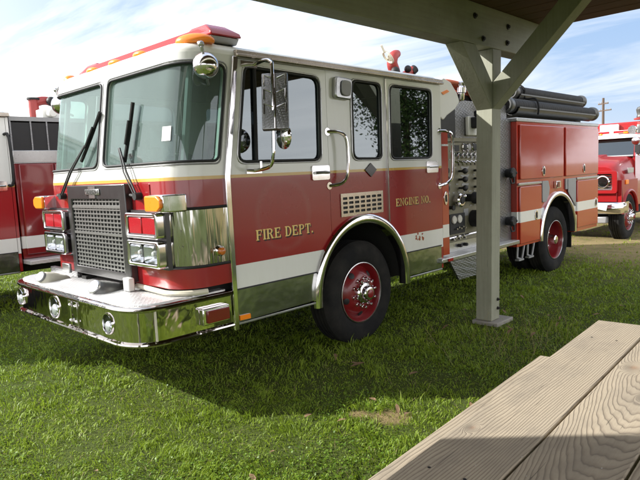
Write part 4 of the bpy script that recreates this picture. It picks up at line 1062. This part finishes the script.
mb.sheet([(yn, 0), (yf, 0), (yf - .10, .47), (yn + .10, .47)], [], lambda u, v, d: Vector((11.55 + v * .93 + d, u, 1.81 + v * .91)), 0); pk(mb, 'windshield', 'side_glass')
mb = MB(); mb.tube([(11.55, yn, 1.81), (11.55, yf, 1.81)], .02, 8); mb.tube([(11.99, yn + .1, 2.24), (11.99, yf - .1, 2.24)], .02, 8); pk(mb, 'windshield_trim', 'marker_grey')
mb = MB(); R0 = rrect(11.90, 13.25, PYN + .10, PYF - .10, .10, .05, 2.235)
rws = [[mb.bm.verts.new((12.5 + (p.x - 12.5) * k, yc + (p.y - yc) * k2, z)) for p in R0] for z, k, k2 in ((2.225, 1.02, 1.02), (2.26, 1.02, 1.02), (2.30, .95, .96), (2.32, .8, .85))]
for a, b in zip(rws, rws[1:]):
    for i in range(len(a)): mb.bm.faces.new((a[i], a[(i + 1) % len(a)], b[(i + 1) % len(a)], b[i]))
mb.bm.faces.new(rws[-1]); mb.bm.faces.new(rws[0][::-1]); rf = pk(mb, 'cab_roof', 'white_paint', ang=60)
pk(MB().box(11.7, 13.2, PYN + .12, PYF - .12, .80, 1.78).box(13.2, 13.245, PYN + .1, PYF - .1, .8, 2.22).box(12.6, 12.85, PYN + .2, PYF - .2, 1.781, 2.05), 'cab_interior', 'dark_interior')
# roof light bar
lb2 = pk(MB().box(12.0, 12.22, PYN + .16, PYF - .16, 2.345, 2.405), 'light_bar', 'white_paint', rf, bev=.01)
mb = MB()
for i in range(4): mb.box(11.985, 12.0, PYN + .30 + i * .42, PYN + .62 + i * .42, 2.35, 2.395)
pk(mb, 'red_lens', 'red_lens', lb2)
pk(MB().lathe([(.09, 0), (.10, .05), (.07, .12), (.03, .16)], (11.98, PYN + .22, 2.40), (1, 0, 0), 20), 'spotlight', 'chrome', lb2)
pk(MB().box(11.96, 12.03, PYN + .30, PYN + .40, 2.33, 2.37), 'marker_light', 'orange_lens', lb2, bev=.006)
for k in range(3): pk(MB().sphere((12.0, PYN + .9 + k * .25, 2.34), .03, (1, 1.4, .8), 10, 8), 'marker_light', 'orange_lens', rf)
# bed gear: red hose box, white tray and a turret nozzle behind the cab
bod = pk(MB().box(13.32, 16.4, PYN - .02, PYF + .02, .72, 1.75), 'rear_body', 'plain_red', bev=.02)
pk(MB().box(13.32, 15.6, PYN + .20, PYF - .10, 1.752, 2.66), 'hose_box', 'bright_red', bod, bev=.03)
pk(MB().box(13.22, 13.31, PYN + .9, PYN + 1.35, 2.36, 2.62), 'control_box', 'white_paint', bod, bev=.02)
tu = pk(MB().cyl((12.75, PYN + .25, 2.28), (12.75, PYN + .25, 2.62), .075).lathe([(.15, 0), (.16, .03), (.10, .05)], (12.75, PYN + .25, 2.66), (0, 0, 1), 20), 'turret_nozzle', 'monitor_red', rf)
pk(MB().lathe([(.09, 0), (.10, .03), (.085, .08), (.10, .14), (.11, .2), (.08, .25), (.03, .27)], (12.75, PYN + .25, 2.70), (0, 0, 1), 20).box(12.66, 12.84, PYN + .18, PYN + .32, 2.34, 2.55, None, .02), 'nozzle_head', 'trough_grey', tu)
# mirrors and wheels
mb = MB(); mb.tube([(11.68, PYN + .05, 1.86), (11.66, PYN - .10, 1.95), (11.66, PYN - .10, 2.18), (11.9, PYN + .12, 2.24)], .016, 8, smooth=3); mr = pk(mb, 'mirror_bracket', 'chrome')
pk(MB().box(11.63, 11.67, PYN - .06, PYN + .06, 1.84, 2.05), 'mirror_head', 'black_plastic', mr, bev=.012)
pk(MB().lathe([(.035, -.16), (.075, -.10), (.09, 0), (.08, .02), (.01, .025)], (11.64, PYN + .04, 2.13), (-1, 0, 0), 20), 'spotlight', 'chrome', mr)
for x in (11.13, 15.0):
    for o, y in ((1, PYN + .0), (-1, PYF - .0)):
        wheel(x, y, o, .48, True, x > 14, 'wheel', trk)
pk(MB().box(10.7, 16.0, PYN + .5, PYF - .5, .45, .80).cyl((11.13, PYN + .2, .48), (11.13, PYF - .2, .48), .07).box(11.6, 13.2, PYN + .08, PYF - .08, .5, .79), 'chassis', 'underbody')
pk(MB().box(10.62, 11.6, PYN + .36, PYF - .36, .80, 1.30), 'engine_bay', 'underbody')
# ================================================================== picnic shelter
sh = thing('picnic_shelter', 'green timber picnic shelter overhead with braced posts, heavy beam and brown plank roof', 'shelter', (3.02, -.62, 0))
def sbx(name, m, pts8=None, par=None, **k): return None
def shear(o_x, o_y): return lambda v: Vector((v.x + o_x * v.z / 2.95, v.y + o_y * v.z / 2.95, v.z))
def post(px, py, lx, ly):
    f = shear(lx, ly); h = .093
    mb = MB(); mb.box(px - h, px + h, py - h, py + h, .045, 2.948)
    for v in mb.bm.verts: v.co = f(v.co)
    p = mb.build('post', 'green_timber', sh, bev=.006)
    ft = MB().box(px - h - .035, px + h + .15, py - h - .09, py + h + .03, -.1, .042).build('footing', 'concrete', p, bev=.008)
    for z in (.17, .27):
        MB().lathe([(.018, 0), (.018, .012), (.01, .014), (.01, .03)], (px + .045, py - h - .001 + ly * z / 2.95, z), (0, -1, 0), 8).build('bolt', 'bolt_iron', p)
    return p
def brace(px, py, dx, dy, lx, ly, ztop):
    h = .0925; f = shear(lx, ly); L = ztop - 2.33
    mb = MB()
    pr = [(h, 2.33), (h, 2.60), (h + ztop - 2.60, ztop), (h + L, ztop)]
    if dx: mb.prism(pr, lambda u, v, d: Vector((px + dx * u, py + d, v)), -h + .001, h - .001)
    else: mb.prism(pr, lambda u, v, d: Vector((px + d, py + dy * u, v)), -h + .0015, h - .0015)
    for v in mb.bm.verts: v.co = f(v.co)
    return mb.build('brace', 'green_timber', sh, bev=.006)
for px, lx, ly, near_ in ((3.02, .03, -.035, 1), (-3.03, 0, 0, 1)):
    post(px, -.62, lx, ly); brace(px, -.62, -1, 0, lx, ly, 2.948); brace(px, -.62, 0, -1, lx, ly, 3.352)
    post(px, -6.4, 0, 0); brace(px, -6.4, 0, 1, 0, 0, 3.352)
for y in (-.645, -6.4):
    bm2 = MB().box(-4.1, 4.08, y - .10, y + .10, 2.95, 3.352).build('beam', 'beam_timber', sh, bev=.008)
    if y > -1:
        for x, z in ((2.60, 3.22), (2.76, 3.02), (3.28, 3.04), (3.30, 3.21), (1.05, 3.2), (-2.7, 3.05)):
            MB().lathe([(.03, 0), (.03, .008), (.016, .010), (.016, .026)], (x, y - .101, z), (0, -1, 0), 10).build('bolt', 'bolt_iron', bm2)
mb = MB(); x = -4.3; i = 0
while x < 4.36:
    mb.box(x, min(x + .137, 4.40), -7.0, -.28, 3.354 + .002 * (i % 2), 3.394); x += .14; i += 1
mb.build('roof_deck', 'roof_boards', sh, flat=True)
MB().box(-4.3, 4.40, -7.02, -.26, 3.398, 3.42).build('roof_sheet', 'marker_grey', sh)
# ================================================================== picnic table
tb = thing('picnic_table', 'weathered grey plank picnic table with attached bench in the foreground', 'picnic table', (-.27, -3.038, 0), rz=math.radians(3.6))
def tp_(mb, name, m, par=None, **k):
    o = mb.build(name, m, None, **k); o.parent = par or tb; return o
for y0, y1, m in ((.157, .455, 'board_straight'), (-.148, .147, 'board_cathedral'), (-.455, -.158, 'board_third')):
    tp_(MB().box(-1.40, 1.24 + (.004 if m == 'board_straight' else 0), y0, y1, .712, .75), 'tabletop_board', m, bev=.005)
for s in (1, -1):
    tp_(MB().box(-1.40, 1.27, *sorted((s * .56, s * .83)), .412, .45), 'bench_board', 'bench_wood', bev=.006)
for x in (.82, -1.0):
    tp_(MB().box(x, x + .038, -.44, .44, .62, .711), 'top_support', 'bench_wood', bev=.003)
    tp_(MB().box(x, x + .038, -.80, .80, .32, .411), 'bench_support', 'bench_wood', bev=.003)
    for y in (-.36, -.25, -.06, .07, .24, .37):
        tp_(MB().lathe([(.006, 0), (.006, .0015)], (x + .019, y + .01, .7495), (0, 0, 1), 8), 'nail', 'bolt_iron')
    for s in (1, -1):
        mb = MB(); mb.prism([(s * .22, .70), (s * .34, .70), (s * .66, 0), (s * .54, 0)], lambda u, v, d: Vector((x + .0385 + d, u, v)), 0, .038); tp_(mb, 'leg', 'bench_wood', bev=.003)
# ================================================================== far pole, tail trees
def at(px, py, D):
    r = Rm.transposed() @ Vector(((px - 320) / FP, (240 - py) / FP, 1)); r = r / math.hypot(r.x, r.y); return Cp + r * D
Cp = Vector((-2.8425, -3.7908, 1.7505)); YAW, PIT, ROL, FP = .7966, -.1148, -.0447, 587.35
import os
def cammat():
    fwd = Vector((math.cos(PIT) * math.sin(YAW), math.cos(PIT) * math.cos(YAW), math.sin(PIT))); rt = Vector((math.cos(YAW), -math.sin(YAW), 0)); up = rt.cross(fwd)
    r2 = rt * math.cos(ROL) + up * math.sin(ROL); u2 = -rt * math.sin(ROL) + up * math.cos(ROL)
    return r2, u2, fwd
r2, u2, fw = cammat(); Rm = Matrix((r2, u2, fw))
pole = thing('utility_pole', 'distant brown utility pole with two crossarms against the sky', 'utility pole', (73.0, 21.65, 0), rz=-.45)
def pl_(mb, name, m, par=None):
    o = mb.build(name, m, None); o.parent = par or pole; return o
pl_(MB().cyl((0, 0, 0), (0, 0, 9.1), .19, .13, 12), 'pole', 'pole_wood')
for z, w in ((8.42, .75), (7.6, 1.2)):
    a = pl_(MB().box(-.06, .06, -w, w, z - .07, z + .07), 'crossarm', 'pole_wood')
    for y in (-w * .9, -w * .4, w * .4, w * .9): pl_(MB().cyl((0, y, z + .07), (0, y, z + .24), .05, .04, 8), 'insulator', 'marker_grey', a)
# trees standing behind the photographer (they show in the glass and chrome)
def leafmat():
    t = mat('leaves'); g = t.n('NewGeometry').outputs['Random Per Island']
    c = t.ramp(g, [(0., (.018, .036, .010)), (.6, (.035, .065, .016)), (1., (.07, .10, .03))])
    d = t.n('BsdfDiffuse'); t.l(c, d.inputs[0]); tr = t.n('BsdfTranslucent'); t.l(c, tr.inputs[0])
    m = t.n('MixShader'); m.inputs[0].default_value = .3; t.l(d.outputs[0], m.inputs[1]); t.l(tr.outputs[0], m.inputs[2]); t.done(m.outputs[0])
leafmat(); simple('bark', (.07, .05, .035), .9, bump=.5, bscale=20)
def tree(x, y, h, r, label, seed):
    rg = np.random.default_rng(seed); t = thing('tree', label, 'tree', (x, y, 0), 'trees round the field')
    mb = MB(); mb.tube([(0, 0, -.1), (.05, .03, h * .3), (-.08, .05, h * .6), (0, 0, h * .9)], [.28, .2, .13, .04], 10)
    for k in range(9):
        a = k * 2.4; z = h * (.28 + .06 * k); q = r * (.85 - .05 * k); mb.tube([(0, 0, z), (q * .5 * math.cos(a), q * .5 * math.sin(a), z + .3), (q * math.cos(a), q * math.sin(a), z + .9)], [.09, .06, .02], 6)
    o = mb.build('trunk', 'bark', None); o.parent = t
    cl = rg.normal(size=(46, 3)); cl /= np.linalg.norm(cl, axis=1)[:, None]; cl *= (rg.random((46, 1)) ** .4) * .82
    cl = cl * [r, r, h * .44] + [0, 0, h * .54]
    n = 15000; c = cl[rg.integers(0, 46, n)] + rg.normal(size=(n, 3)) * r * .15
    u = rg.normal(size=(n, 3)); u /= np.linalg.norm(u, axis=1)[:, None]; w = np.cross(u, rg.normal(size=(n, 3))); w /= np.linalg.norm(w, axis=1)[:, None]
    s = (.05 + .07 * rg.random((n, 1))); V = np.stack([c - u * s, c + w * s * .5, c + u * s, c - w * s * .5], 1).reshape(-1, 3)
    me = bpy.data.meshes.new('crown'); me.from_pydata(V.tolist(), [], np.arange(4 * n).reshape(n, 4).tolist()); me.materials.append(M['leaves'])
    o = obname('crown', me); o.parent = t
tree(-27, 25, 8, 3.4, 'dark tree beyond the front of the two big engines', 31)
tree(-20, 36, 9, 3.8, 'wide dark tree beyond the engine at the left edge', 32)
tree(-37, 17, 8.5, 3.8, 'lone tree furthest ahead of the engines', 33)
tree(24.5, -12.2, 8.6, 2.7, 'low bushy tree closest to the engine tail', 34)
tree(24, -15.5, 9.5, 3.0, 'tall leafy tree nearest the engine tail, behind the shelter', 3)
tree(31, -14, 8, 3.2, 'broad leafy tree further along behind the shelter', 4)
tree(42, -16, 9, 3.6, 'far broad tree behind the shelter toward the engine tail', 5)
# ================================================================== ground
t = mat('ground'); o = t.obj()
n1 = t.noise(o, .35, 6, .6); n2 = t.noise(o, 2.6, 6, .65); n3 = t.noise(o, 40., 4, .7)
sp = t.n('SeparateXYZ'); t.l(o, sp.inputs[0])
gr = t.mix(n2, (.045, .075, .014), (.075, .11, .022))
gr = t.mix(t.math('MULTIPLY', n3, .5), gr, (.10, .085, .04))
dry = t.mix(n2, (.30, .215, .115), (.20, .17, .075))
fx = t.math('SMOOTH_MIN', t.math('MAXIMUM', t.math('MULTIPLY', t.math('SUBTRACT', sp.outputs[0], 5.8), .33), 0.), 1., .1)
fx = t.math('MULTIPLY', fx, t.ramp(t.math('ADD', t.math('MULTIPLY', n2, .6), t.math('MULTIPLY', n1, .5)), [(.38, 0.), (.58, 1.)]))
c = t.mix(fx, gr, dry)
def spot(x, y, r):
    dx = t.math('SUBTRACT', sp.outputs[0], x); dy = t.math('SUBTRACT', sp.outputs[1], y)
    d = t.math('SQRT', t.math('ADD', t.math('MULTIPLY', dx, dx), t.math('MULTIPLY', dy, dy)))
    return t.ramp(t.math('ADD', t.math('DIVIDE', d, r), t.math('MULTIPLY_ADD', n2, 1.2, -.6)), [(.5, 1.), (1.1, 0.)])
SPOTS = [(.33, -1.32, .17), (.22, -1.10, .10)]
for s in SPOTS: c = t.mix(t.math('MULTIPLY', spot(*s), .8), c, (.27, .20, .10))
t.done(t.bsdf(c, .95, 0, 0, t.bump(t.math('ADD', n3, n2), .6, .03), Specular_IOR_Level=.1))
structure(MB().box(-400, 400, -400, 400, -.5, 0.).build('ground', 'ground', flat=True))
# ---- grass blades
def grassmat(name, ramp, trans=.35):
    t = mat(name); geo = t.n('NewGeometry'); rnd_ = geo.outputs['Random Per Island']
    big = t.noise(geo.outputs['Position'], 1.3, 4, .6)
    c = t.ramp(t.math('ADD', t.math('MULTIPLY', rnd_, .62), t.math('MULTIPLY', big, .42)), ramp)
    d = t.n('BsdfPrincipled'); t.l(c, d.inputs['Base Color']); d.inputs['Roughness'].default_value = .5; d.inputs['Specular IOR Level'].default_value = .35
    tr = t.n('BsdfTranslucent'); t.l(t.mix(.4, c, (.36, .50, .04)), tr.inputs[0])
    m = t.n('MixShader'); m.inputs[0].default_value = trans; t.l(d.outputs[0], m.inputs[1]); t.l(tr.outputs[0], m.inputs[2]); t.done(m.outputs[0])
grassmat('grass_blade', [(.10, (.085, .135, .011)), (.40, (.175, .26, .018)), (.70, (.25, .35, .027)), (.88, (.32, .40, .05)), (.985, (.52, .45, .19))])
grassmat('dry_stalk', [(0., (.26, .19, .09)), (1., (.42, .33, .18))], .2)
rg = np.random.default_rng(11)
def vnoise(x, y, f, seed):
    g = np.random.default_rng(seed).random((64, 64)); X = x * f; Y = y * f; i = np.floor(X).astype(int); j = np.floor(Y).astype(int); a = X - i; b = Y - j; a = a * a * (3 - 2 * a); b = b * b * (3 - 2 * b)
    G = lambda p, q: g[p % 64, q % 64]
    return (G(i, j) * (1 - a) + G(i + 1, j) * a) * (1 - b) + (G(i, j + 1) * (1 - a) + G(i + 1, j + 1) * a) * b
def blades(name, pts, h, w, lean, m, label, cat, la=None):
    n = len(pts); a = rg.random(n) * 2 * PI; d = np.stack([np.cos(a), np.sin(a), 0 * a], 1); s = np.stack([-np.sin(a), np.cos(a), 0 * a], 1)
    la = rg.random(n) * 2 * PI if la is None else la; ld = np.stack([np.cos(la), np.sin(la), 0 * la], 1)
    up = np.array([0, 0, 1.]); base = np.concatenate([pts, np.full((n, 1), -.004)], 1)
    h = h[:, None]; w = w[:, None]; lean = lean[:, None]
    p1 = base + up * h * .55 + ld * h * lean * .35; p2 = base + up * h * (1 - lean * .35) + ld * h * lean
    V = np.stack([base - s * w * .8, base + s * w * .8, p1 + s * w, p1 - s * w, p2], 1).reshape(-1, 3)
    k = np.arange(n)[:, None] * 5
    me = bpy.data.meshes.new(name); nv = 5 * n
    me.vertices.add(nv); me.vertices.foreach_set('co', V.astype(np.float32).ravel())
    q = np.concatenate([k, k + 1, k + 2, k + 3, k + 3, k + 2, k + 4], 1).ravel()
    me.loops.add(7 * n); me.loops.foreach_set('vertex_index', q.astype(np.int32))
    ls = (np.arange(n)[:, None] * 7 + np.array([0, 4])).ravel(); me.polygons.add(2 * n); me.polygons.foreach_set('loop_start', ls.astype(np.int32)); me.polygons.foreach_set('loop_total', np.tile([4, 3], n).astype(np.int32))
    me.update(calc_edges=True); me.validate(); me.shade_smooth(); me.materials.append(M[m])
    return tag(obname(name, me), label, cat, None, 'stuff')
NB = 720000
r = (1.6 ** .35 + rg.random(NB) * (20. ** .35 - 1.6 ** .35)) ** (1 / .35); th = YAW + (rg.random(NB) - .5) * 2.1 - .17
P = np.stack([Cp.x + r * np.sin(th), Cp.y + r * np.cos(th)], 1)
dens = .30 + .9 * vnoise(P[:, 0] + 40, P[:, 1] + 40, 2.3, 5) * (.4 + .9 * vnoise(P[:, 0] + 40, P[:, 1] + 40, 9., 15)) 
dens *= np.clip(1.15 - np.clip((P[:, 0] - 5.8) / 3., 0, 1) * (1.25 - .5 * vnoise(P[:, 0] + 40, P[:, 1] + 40, 1.1, 9)), .04, 1.2)
for sx, sy, sr in SPOTS: dens *= np.clip((np.hypot(P[:, 0] - sx, P[:, 1] - sy) / sr) ** 2 * .7, .08, 1)
keep = rg.random(NB) < dens; P = P[keep]; r = r[keep]
tuft = vnoise(P[:, 0] + 50, P[:, 1] + 50, 3.1, 21); n = len(P)
clump = vnoise(P[:, 0] + 50, P[:, 1] + 50, 8.5, 27); c2 = vnoise(P[:, 0] + 70, P[:, 1] + 30, 4.2, 28)
h = (.34 + .78 * clump) * (.018 + .05 * rg.random(n) ** 1.4 + .14 * np.clip(tuft - .45, 0, 1) * rg.random(n)) * np.where(rg.random(n) < .04, 1.9, 1.) * np.clip(.85 + r * .02, .8, 1.1)
w = (.0014 + .0020 * rg.random(n)) * np.clip(r / 4.5, .9, 3.); br = rg.random(n) < .28; w[br] *= 1.9; h[br] *= .62
lean = .25 + .85 * rg.random(n); lean[br] += .35
blades('grass', P, h, w, lean, 'grass_blade', 'short green lawn grass round the parked engines', 'grass', 2 * PI * (1.6 * c2 + 1.1 * clump) + rg.normal(size=n) * .85)
# dry stalks near the post and scattered straws
n = 5200; a = rg.random(n) ** .28; a[a < .45] = .9; a[:190] = .1; P2 = np.where((a < .45)[:, None], np.array([2.35, -1.25]) + rg.normal(size=(n, 2)) * [.55, .35], np.stack([rg.uniform(-2.4, 9, n), rg.uniform(-3, 1.2, n)], 1))
blades('dry_stalks', P2, .025 + .30 * rg.random(n) * (a < .45) + .04 * rg.random(n), np.full(n, .0012), np.where(a < .45, .4, 1.1) + .9 * rg.random(n), 'dry_stalk', 'thin dry straw stalks poking out of the grass near the post', 'dry grass')
# clover and other broad low leaves in patches
grassmat('clover_leaf', [(.15, (.06, .12, .012)), (.6, (.14, .24, .02)), (1., (.22, .34, .035))], .3)
n = 150000; r = (1.6 ** .45 + rg.random(n) * (9. ** .45 - 1.6 ** .45)) ** (1 / .45); th = YAW + (rg.random(n) - .5) * 1.5
C = np.stack([Cp.x + r * np.sin(th), Cp.y + r * np.cos(th)], 1)
k_ = rg.random(n) < np.clip((vnoise(C[:, 0] + 45, C[:, 1] + 35, 1.7, 41) - .35) * 2.2, 0, 1) * (.25 + .75 * vnoise(C[:, 0] + 45, C[:, 1] + 35, 9., 42)); C = C[k_]; n = len(C)
for sx, sy, sr in SPOTS:
    k_ = np.hypot(C[:, 0] - sx, C[:, 1] - sy) > sr * .8; C = C[k_]; n = len(C)
s_ = (.005 + .006 * rg.random(n))[:, None]; z_ = (.012 + .04 * rg.random(n) * (.4 + vnoise(C[:, 0], C[:, 1] + 35, 8., 43)))[:, None]
u = rg.normal(size=(n, 3)) * [1, 1, .45]; u /= np.linalg.norm(u, axis=1)[:, None]; w_ = np.cross(u, np.array([0, 0, 1.]) + rg.normal(size=(n, 3)) * .35); w_ /= np.linalg.norm(w_, axis=1)[:, None]
c_ = np.concatenate([C, z_], 1)
V = np.stack([c_ - u * s_, c_ - u * s_ * .2 + w_ * s_ * .75, c_ + u * s_, c_ - u * s_ * .2 - w_ * s_ * .75], 1).reshape(-1, 3)
me = bpy.data.meshes.new('clover'); me.vertices.add(4 * n); me.vertices.foreach_set('co', V.astype(np.float32).ravel()); me.loops.add(4 * n); me.loops.foreach_set('vertex_index', np.arange(4 * n, dtype=np.int32)); me.polygons.add(n)
me.polygons.foreach_set('loop_start', np.arange(0, 4 * n, 4, dtype=np.int32)); me.polygons.foreach_set('loop_total', np.full(n, 4, np.int32)); me.update(calc_edges=True); me.validate(); me.materials.append(M['clover_leaf'])
tag(obname('clover', me), 'low clover and broad weed leaves in patches among the lawn grass', 'clover', None, 'stuff')
# fallen leaves
simple('dead_leaf', (.20, .125, .065), .8, var=.35)
mb = MB()
for x, y, s in [(.98, -.45, .07), (1.05, -.12, .05), (.45, -1.05, .045), (.40, -1.40, .05), (3.9, -1.2, .06), (4.4, -1.6, .05), (2.6, -1.7, .05)] + [(random.uniform(-1.8, 6), random.uniform(-2, -.2), random.uniform(.02, .05)) for _ in range(40)]:
    a = random.uniform(0, 6.3); c, si = math.cos(a), math.sin(a); z = random.uniform(.025, .05); tl = random.uniform(-.02, .03)
    L = [(1, 0), (.45, .32), (-.3, .40), (-.8, .12), (-1, 0), (-.8, -.12), (-.3, -.40), (.45, -.32)]
    mb.face([(x + s * (u * c - v * si), y + s * (u * si + v * c), z + tl * u + .012 * abs(v) * 2) for u, v in L])
tag(mb.build('fallen_leaves', 'dead_leaf', flat=True), 'brown fallen leaves scattered over the grass', 'leaves', None, 'stuff')
# ================================================================== light, sky, camera
S = Vector((-.665, .747, .625)).normalized(); EL = math.asin(S.z)
sun = bpy.data.lights.new('sun', 'SUN'); sun.energy = 5.0; sun.angle = math.radians(.55); sun.color = (1., .98, .94)
so = obname('sun', sun); so.rotation_euler = S.to_track_quat('Z', 'Y').to_euler(); so.location = (-20, 20, 20)
w = bpy.data.worlds.new('World'); scn.world = w; w.use_nodes = True; nt = w.node_tree; nt.nodes.clear()
class WT(NT):
    def __init__(s, tree): s.t = tree; s.out = tree.nodes.new('ShaderNodeOutputWorld')
t = WT(nt)
sky = t.n('TexSky', sky_type='NISHITA'); sky.sun_disc = False; sky.sun_elevation = EL; sky.sun_rotation = math.atan2(S.x, S.y); sky.air_density = 1.0; sky.dust_density = 1.2; sky.ozone_density = 1.2
d = t.n('TexCoord').outputs['Generated']; sp = t.n('SeparateXYZ'); t.l(d, sp.inputs[0])
zz = t.math('ADD', t.math('MAXIMUM', sp.outputs[2], 0.), .10)
cb = t.n('CombineXYZ'); t.l(t.math('DIVIDE', sp.outputs[0], zz), cb.inputs[0]); t.l(t.math('DIVIDE', sp.outputs[1], zz), cb.inputs[1])
uv = t.map(cb.outputs[0], (.75, .32, 1), (0, 0, 0), (0, 0, -.75))
cl = t.noise(uv, .9, 9, .58, .5); cl2 = t.noise(t.map(cb.outputs[0], (.5, .5, 1)), .35, 3, .5)
cf = t.ramp(t.math('ADD', t.math('MULTIPLY', cl, .75), t.math('MULTIPLY', cl2, .35)), [(.50, 0.), (.66, 1.)])
hz = t.ramp(sp.outputs[2], [(0., .55), (.10, .2), (.3, 0.)])
dt = t.n('VectorMath', operation='DOT_PRODUCT'); t.l(d, dt.inputs[0]); dt.inputs[1].default_value = S
glow = t.math('POWER', t.math('MAXIMUM', t.math('MULTIPLY_ADD', dt.outputs['Value'], .5, .5), 0.), 3.)
cf = t.math('MINIMUM', t.math('ADD', t.math('ADD', cf, hz), t.math('MULTIPLY', t.math('POWER', glow, 1.8), 1.0)), 1.)
cc = t.mix(t.math('MINIMUM', t.math('MULTIPLY', glow, 2.2), 1.), (5.2, 5.5, 5.9), (11.5, 11.4, 11.2))
skc = t.mix(.8, sky.outputs[0], (1.9, 3.1, 5.1))
skc = t.mix(cf, skc, cc)
# added cloud bank low behind the camera, unseen, to light the truck side
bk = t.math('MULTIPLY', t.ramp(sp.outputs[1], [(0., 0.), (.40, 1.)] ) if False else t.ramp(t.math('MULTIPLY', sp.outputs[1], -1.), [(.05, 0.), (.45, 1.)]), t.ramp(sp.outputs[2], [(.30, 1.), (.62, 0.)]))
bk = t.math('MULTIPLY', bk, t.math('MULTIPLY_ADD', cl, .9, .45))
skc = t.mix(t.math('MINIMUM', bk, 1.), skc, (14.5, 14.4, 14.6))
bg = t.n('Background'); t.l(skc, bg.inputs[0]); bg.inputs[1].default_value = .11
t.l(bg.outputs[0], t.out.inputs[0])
cam = bpy.data.cameras.new('camera'); co = obname('camera', cam); cam.sensor_width = 36; cam.lens = 36 * FP / 640; cam.clip_end = 2000; cam.clip_start = .05
mw = Matrix((r2, u2, -fw)).transposed().to_4x4(); mw.translation = Cp; co.matrix_world = mw
scn.camera = co
scn.view_settings.view_transform = 'Standard'; scn.view_settings.look = 'None'; scn.view_settings.exposure = 0
scn.cycles.film_exposure = 1.65; scn.cycles.max_bounces = 8; scn.cycles.transparent_max_bounces = 12; scn.cycles.glossy_bounces = 5; scn.cycles.caustics_reflective = False; scn.cycles.caustics_refractive = False
